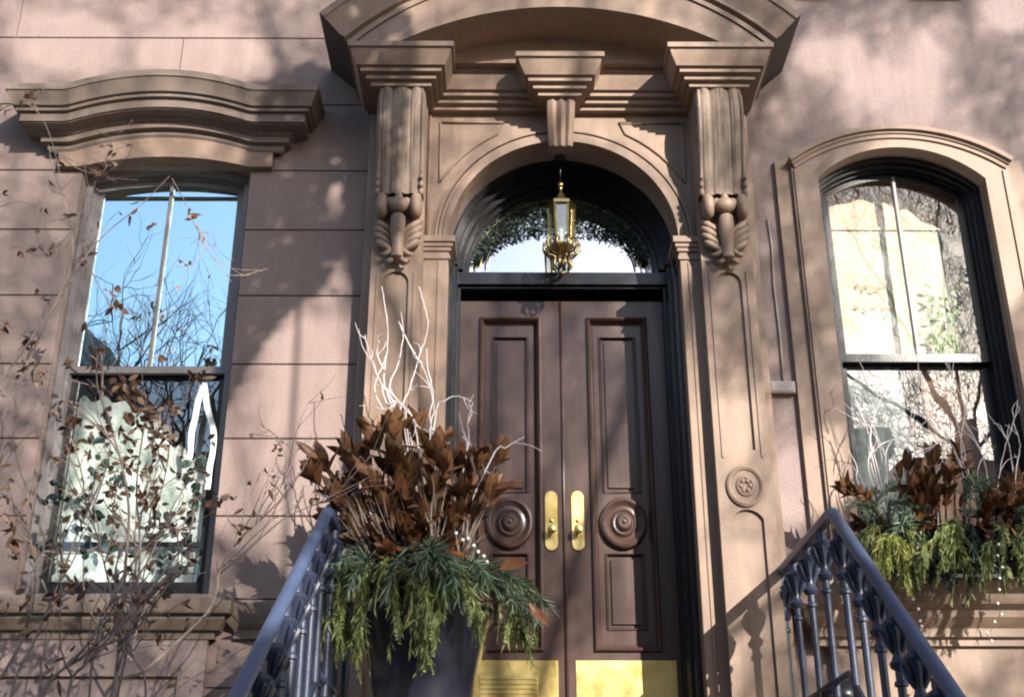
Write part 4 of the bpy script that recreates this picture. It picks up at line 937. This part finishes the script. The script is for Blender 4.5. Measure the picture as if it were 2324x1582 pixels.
shrub('arching_shrub', 'long pale arching branch reaching from the shrub towards the left railing', [
    ([(230, 1600), (330, 1520), (420, 1440), (470, 1390), (492, 1340), (497, 1300), (530, 1240), (590, 1180), (640, 1130), (690, 1060), (715, 1000)], .012, .003), ([(500, 1300), (560, 1250), (640, 1180), (700, 1150), (735, 1140)], .005, .0022), ([(590, 1180), (640, 1100), (660, 1020), (625, 1000)], .004, .002), ([(525, 1250), (540, 1210), (560, 1190)], .003, .0015)],
    [(555, 1195, .015, 5, .04, 0), (545, 1215, .01, 4, .04, 0), (715, 1130, .02, 5, .04, 0), (630, 1020, .01, 4, .04, 0), (650, 1100, .01, 3, .035, 0)], -1.5, 0, .18, 4)
shrub('bare_climber', 'thin bare climbing twigs with curled brown leaves at far left of the upper wall', [
    ([(-60, 1100), (0, 960), (60, 830), (110, 720), (150, 640), (165, 560), (150, 470), (120, 380), (110, 330)], .010, .003), ([(-40, 900), (20, 840), (90, 740), (140, 660), (180, 600), (240, 530), (320, 465), (385, 400)], .008, .002), ([(150, 650), (175, 600), (200, 560)], .005, .002),
    ([(-60, 500), (0, 470), (60, 460), (130, 520)], .004, .002), ([(-60, 300), (0, 250), (50, 235), (90, 260), (120, 330), (150, 460)], .005, .002), ([(120, 340), (180, 385), (235, 390), (250, 330)], .004, .0018), ([(-20, 620), (30, 560), (90, 575), (140, 540)], .004, .002), ([(430, 490), (480, 580), (525, 640)], .003, .0015), ([(195, 590), (225, 650), (260, 700), (300, 740), (320, 800)], .003, .0015), ([(390, 405), (430, 480), (470, 570)], .003, .0015)],
    [(65, 225, .03, 8, .06, 0), (10, 245, .015, 4, .05, 0), (235, 385, .04, 14, .06, 0), (240, 330, .015, 4, .05, 0), (300, 490, .012, 3, .055, 0), (315, 460, .006, 1, .07, 0), (345, 515, .012, 3, .055, 0), (430, 495, .016, 6, .05, 0), (255, 655, .008, 2, .07, 0), (262, 700, .012, 5, .06, 0), (45, 570, .01, 2, .06, 0), (110, 560, .03, 8, .05, 0), (5, 440, .01, 3, .06, 0), (85, 655, .008, 2, .05, 0), (95, 680, .008, 2, .05, 0), (195, 600, .012, 4, .05, 0), (130, 370, .01, 2, .05, 0), (10, 740, .02, 6, .05, 0), (70, 780, .03, 8, .045, 0), (80, 840, .03, 8, .05, 0), (100, 470, .01, 2, .04, 0), (60, 780, .02, 6, .045, 0), (90, 860, .02, 6, .04, 0)], -1.3, None, .25, 3)
# dark leaved climber against the lower sash, and a white ribbon
iv = thing('ivy_climber', 'dark green leafy climber around the lower sash of the left window', 'climber')
lb = MB(); sb = MB(); rnd.seed(77)
IV = [(430, 1045), (445, 1065), (420, 1080), (455, 1095), (440, 1120), (450, 1150), (425, 1170), (415, 1210), (435, 1230), (410, 1240), (460, 1060), (130, 1105), (155, 1125), (115, 1140), (190, 1120), (205, 1165), (165, 1180), (235, 1000), (240, 1040), (220, 1060), (260, 1075), (285, 1110), (345, 1130), (380, 1170), (200, 1210), (240, 1220), (190, 1255), (100, 1250), (260, 1250), (380, 1250), (410, 1290), (390, 1300), (370, 1280), (240, 1180), (330, 1190)]
for (px, py) in IV:
    for k in range(5): leaf(lb, at(px+rnd.uniform(-14, 14), py+rnd.uniform(-14, 14), -.22+rnd.uniform(-.08, .05)), rv(1)+Vector((0, 0, -.3)), Vector((0, -1, 0))+rv(.4), rnd.uniform(.04, .07), rnd.uniform(.035, .055), rnd.uniform(-.2, .3), .2, 4)
for chain in (IV[:10], IV[11:17], IV[17:24], IV[24:29], IV[29:]): sb.tube(curve([at(x, y, -.2) for x, y in chain], 5), .005, .003, 5)
sb.tube(curve([at(300, 1500, -.4), at(320, 1400, -.25), at(390, 1300, -.2), at(410, 1240, -.2)], 5), .008, .005, 6); sb.tube(curve([at(300, 1500, -.4), at(200, 1380, -.25), at(190, 1255, -.2)], 5), .007, .004, 6)
sb.build('stem', M['bark'], iv, smooth=True); lb.build('foliage', M['ivy'], iv, smooth=True, merge=False)
rb_ = MB(); Yr = .13
for side in ([(462, 868), (448, 920), (436, 980), (430, 1040)], [(462, 868), (472, 930), (486, 990), (478, 1050), (470, 1110)]):
    c = curve([at(x, y, Yr) for x, y in side], 6); n = len(c)
    rows = []
    for i, p in enumerate(c):
        w_ = .022*(1-.2*i/n); a = .006*math.sin(i*.9)
        rows.append([p+Vector((-w_, a, 0)), p+Vector((0, -a-.004, 0)), p+Vector((w_, a, 0))])
    rb_.grid(rows)
    rb_.grid([[q+Vector((0, .003, 0)) for q in r_] for r_ in rows])
tag(rb_.build('ribbon', M['white'], None, smooth=True), 'white ribbon loop hanging against the lower sash of the left window', 'ribbon')

# ------------------------------------------------------------------ street, far houses, trees (seen in the panes), added shade trees
q = MB(); q.quad((-200, -400, -.02), (200, -400, -.02), (200, 60, -.02), (-200, 60, -.02)); tag(q.build('ground', noisy('earth', (.06, .055, .05), (.09, .085, .08), 1, .9), None), kind='structure')
q = MB(); q.quad((-60, -6, 0), (60, -6, 0), (60, 0, 0), (-60, 0, 0)); tag(q.build('pavement', noisy('concrete_paving', (.13, .125, .115), (.18, .17, .16), 2, .85), None), kind='structure')
q = MB(); q.quad((-60, -16, -.012), (60, -16, -.012), (60, -6, -.012), (-60, -6, -.012)); tag(q.build('road', noisy('asphalt', (.045, .045, .047), (.06, .06, .062), 3, .85), None), kind='structure')
M['far1'] = noisy('far_limestone', (.52, .47, .40), (.62, .57, .50), 2, .8); M['far2'] = noisy('far_brick', (.30, .14, .10), (.40, .21, .16), 2, .85); M['far3'] = noisy('far_cream', (.50, .44, .36), (.60, .54, .45), 2, .8)
def far_house(x0, x1, h, mat, label, gable=False):
    o = thing('row_house', label, 'house', 'houses across the street'); Y0 = -20.5
    hs = []; nx = 3; wd = (x1-x0)/nx
    for f_ in range(int(h//3.3)):
        for i in range(nx): hs.append((x0+wd*(i+.28), x0+wd*(i+.72), 1.2+f_*3.3, 3.2+f_*3.3))
    m_ = MB()
    # windows as recesses; facade faces +Y
    pierced(m_, x0, x1, 0, h, 0, hs, .2)
    m_.v = [(x, Y0-y, z) for x, y, z in m_.v]; m_.f = [q_[::-1] for q_ in m_.f]
    m_.quad((x0, Y0, 0), (x0, Y0, h), (x0, Y0-10, h), (x0, Y0-10, 0)); m_.quad((x1, Y0, 0), (x1, Y0-10, 0), (x1, Y0-10, h), (x1, Y0, h)); m_.quad((x0, Y0, h), (x1, Y0, h), (x1, Y0-10, h), (x0, Y0-10, h))
    m_.build('wall', mat, o)
    c = MB(); c.box(x0, x1, Y0, Y0+.5, h-.7, h); c.build('cornice', M['trim'], o)
    if gable:
        g_ = MB(); xm = (x0+x1)/2; g_.add([(x0, Y0, h), (x1, Y0, h), (xm, Y0, h+5), (x0, Y0-10, h), (x1, Y0-10, h), (xm, Y0-10, h+5)], [(0, 1, 2), (5, 4, 3), (1, 4, 5, 2), (0, 2, 5, 3)]); g_.build('roof', M['greyframe'], o)
    for (a, b, c0, c1) in hs:
        q_ = MB(); q_.quad((a, Y0-.19, c0), (b, Y0-.19, c0), (b, Y0-.19, c1), (a, Y0-.19, c1)); q_.build('window', M['rightlow'], o)
far_house(-17.2, -8.6, 12.4, M['far3'], 'cream row house with gabled roof across the street', True)
far_house(-8.4, -3.6, 11.2, M['far1'], 'pale limestone row house across the street')
far_house(-3.4, 3, 11.6, M['far2'], 'red brick row house across the street')
far_house(3.2, 9.4, 12.0, M['far1'], 'broad limestone row house across the street')
far_house(9.6, 15, 11.2, M['far2'], 'tall red brick row house across the street')
def street_tree(x, y, h, label, seed):
    global rnd
    rnd = random.Random(seed); o = thing('street_tree', label, 'tree', 'bare trees along the street')
    t_ = MB(); t_.tube([(x, y, 0), (x+.1, y, h*.3), (x, y+.1, h*.45)], .22, .16, 10); t_.build('trunk', M['darktwig'], o, smooth=True)
    c = MB()
    def grow(P, d, L_, r, dep):
        pts = [P]
        for i in range(4):
            d = (d+rv(.22)+Vector((0, 0, .08))).normalized(); pts.append(pts[-1]+d*L_/4)
        c.tube(pts, r, r*.6, 5 if dep > 2 else 3, cap=False)
        if dep:
            for k in range(3):
                i = rnd.randint(2, 4); grow(pts[i], (d+rv(.85)).normalized(), L_*rnd.uniform(.6, .8), r*.55, dep-1)
    for k in range(5): grow(Vector((x, y+.1, h*rnd.uniform(.36, .45))), Vector((math.cos(k*1.26), math.sin(k*1.26), 1.3)), h*.22, .09, 5)
    c.build('crown', M['darktwig'], o, merge=False)
SUN0 = Vector((.6, -1, .5)); SUN = SUN0.normalized()
street_tree(-6.0, -14.5, 14.5, 'bare street tree across the road left of the doorway', 3)
# unseen tree added behind the camera, its crown shaped to shade the left wall
rnd = random.Random(9)
lt = thing('street_tree', 'small street tree with a dense narrow evergreen crown behind the viewer', 'tree', 'bare trees along the street')
W_ = lambda px, py, t=9.0: at(px, py, 0)+SUN0*t
crown_c = W_(690, 480)
q = MB(); q.tube(curve([Vector((crown_c.x+.3, -9, 0)), Vector((crown_c.x+.25, -9, 3)), Vector((crown_c.x+.1, -9, 6)), crown_c, W_(690, 240)], 5), .017, .015, 8); q.build('trunk', M['darktwig'], lt, smooth=True)
POLY = [(545, 200), (600, 182), (700, 140), (790, 180), (840, 240), (840, 640), (800, 652), (752, 668), (690, 672), (640, 722), (600, 770), (560, 840), (522, 920), (495, 940), (515, 800), (535, 560), (552, 400)]  # outline of the wall shade that the added leaves fill
HOLES = [[(752, 405), (775, 420), (776, 512), (726, 502)], [(785, 560), (806, 580), (800, 660), (720, 668)], [(778, 262), (815, 262), (780, 315)]]
def inside(px, py, pg):
    r = False
    for (ax, ay), (bx, by) in zip(pg, pg[1:]+pg[:1]):
        if (ay > py) != (by > py) and px < (bx-ax)*(py-ay)/(by-ay)+ax: r = not r
    return r
q = MB(); k = 0
while k < 5200:
    px, py = rnd.uniform(480, 850), rnd.uniform(130, 950); k += 1
    if not inside(px, py, POLY) or any(inside(px, py, h) for h in HOLES): continue
    p = W_(px, py, 9+rnd.gauss(0, .25)); d_ = rv()
    leaf(q, p-d_.normalized()*.045, d_, SUN0+rv(.6), .09, .06, .1, .1, 2)
q.build('crown', M['ivy'], lt, merge=False)
# big bare tree over the road; twig mass added to dim and pattern sunlight
big = thing('street_tree', 'large bare street tree across the road, dense with fine twigs', 'tree', 'bare trees along the street')
TT = 15.0
q = MB(); q.tube(curve([Vector((9.2, -15, 0)), Vector((9.1, -15, 4)), Vector((9.3, -15.1, 8)), Vector((9.2, -15, 10.2))], 5), .30, .20, 10); q.build('trunk', M['darktwig'], big, smooth=True)
GAPS = [(690, 960, 100, 240, 0), (150, 100, 120, 60, 0), (450, 120, 150, 50, 0), (290, 1150, 190, 190, .3), (1880, 125, 90, 34, 0), (1990, 185, 70, 40, 0), (2080, 215, 55, 60, 0), (2110, 130, 30, 70, 0), (1420, 290, 70, 30, -.12), (1500, 340, 60, 34, -.12), (1345, 250, 40, 20, -.12), (1325, 1105, 28, 60, .4), (1420, 1150, 70, 60, .4), (1520, 1150, 40, 60, .4), (1400, 1545, 170, 40, .4), (1585, 1050, 22, 160, -.15), (1605, 1400, 26, 200, -.15), (1660, 1330, 60, 110, -.25), (1790, 1110, 60, 80, 0), (1890, 1060, 40, 90, -.06), (2000, 1265, 90, 50, -.4), (2200, 1470, 70, 40, -.06), (2070, 1560, 90, 60, -.06), (2300, 1360, 60, 40, -.06), (2045, 620, 190, 220, .3), (1270, 205, 60, 30, -.45), (2290, 20, 60, 40, 0), (1460, 700, 60, 40, .35), (870, 180, 40, 30, -.55)]  # ellipses kept free of twigs so sun falls in chosen patches
GP = []
for gx, gy, rx, ry, yy in GAPS:
    c_ = at(gx, gy, yy); e_ = at(gx+rx, gy, yy); h_ = at(gx, gy-ry, yy)
    t_ = TT+c_.y; p_ = c_+SUN0*t_; GP.append((p_.x, p_.z, abs(e_.x-c_.x), abs(h_.z-c_.z)))
def in_gap(x, z):
    return any(((x-a)/c)**2+((z-b)/d)**2 < 1 for a, b, c, d in GP)
q = MB(); rt_ = random.Random(21); k = 0
while k < 26500:
    x, z = (4.2+rt_.random()*10.2 if k < 23500 else 10.2+rt_.random()*4.2), 9.4+rt_.random()*7.6
    if in_gap(x, z): k += 1; continue
    y = -15+rt_.uniform(-.8, .8); t_ = (-15-y); x_, z_ = x-SUN0.x*t_*1.0, z-SUN0.z*t_
    an = math.atan2(z-9.0, x-9.2)+rt_.gauss(0, .7); L_ = rt_.uniform(.3, .7)
    a_ = Vector((x-SUN0.x*(y+15), y, z-SUN0.z*(y+15))); d_ = Vector((math.cos(an), rt_.uniform(-.3, .3), math.sin(an)))*L_
    if in_gap(x+d_.x*.5, z+d_.z*.5) or in_gap(x-d_.x*.5, z-d_.z*.5) or in_gap(x+d_.x*.25, z+d_.z*.25) or in_gap(x-d_.x*.25, z-d_.z*.25) or (7.9 < x < 10.2 and rt_.random() < .35) or (x < 8 and z > 13.6 and rt_.random() < .35): k += 1; continue
    q.tube([a_-d_*.5, a_+rt_.uniform(-.04, .04)*Vector((0, 0, 1)), a_+d_*.5], .0052, .0038, 3, cap=False); k += 1
q.build('crown', M['darktwig'], big, merge=False)
q = MB()
for bx, bz in ((5.2, 12.2), (7.0, 15.6), (9.4, 16.6), (11.5, 15.6), (13.5, 12.0)):
    q.tube(curve([Vector((9.2, -15, 9.6)), Vector((9.2*.5+bx*.5, -15.2, 9.6*.5+bz*.5+.3)), Vector((bx, -15, bz))], 5), .055, .02, 6, cap=False)
q.build('limb', M['darktwig'], big, smooth=True)

# ------------------------------------------------------------------ light
elev = math.asin(SUN.z); azim = math.atan2(SUN.x, SUN.y)
wd_ = bpy.data.worlds.new("World"); sc.world = wd_; wd_.use_nodes = True; nt = wd_.node_tree
sky = nt.nodes.new('ShaderNodeTexSky'); sky.sky_type = 'NISHITA'; sky.sun_disc = False; sky.sun_elevation = elev; sky.sun_rotation = azim
nt.links.new(sky.outputs[0], nt.nodes['Background'].inputs[0]); nt.nodes['Background'].inputs[1].default_value = .122
sd = bpy.data.lights.new('sun', 'SUN'); sd.energy = 5.0; sd.angle = math.radians(.32); sd.color = (1, .93, .84)
so_ = bpy.data.objects.new('sun', sd); COL.objects.link(so_); so_.rotation_euler = SUN.to_track_quat('Z', 'Y').to_euler(); so_.location = (5, -8, 12)
sc.view_settings.view_transform = 'Standard'; sc.view_settings.look = 'None'; sc.view_settings.exposure = 1.15; sc.view_settings.gamma = 1
sc.cycles.use_denoising = True
sc.cycles.filter_width = 2.1
sc.cycles.max_bounces = 8; sc.cycles.transparent_max_bounces = 8
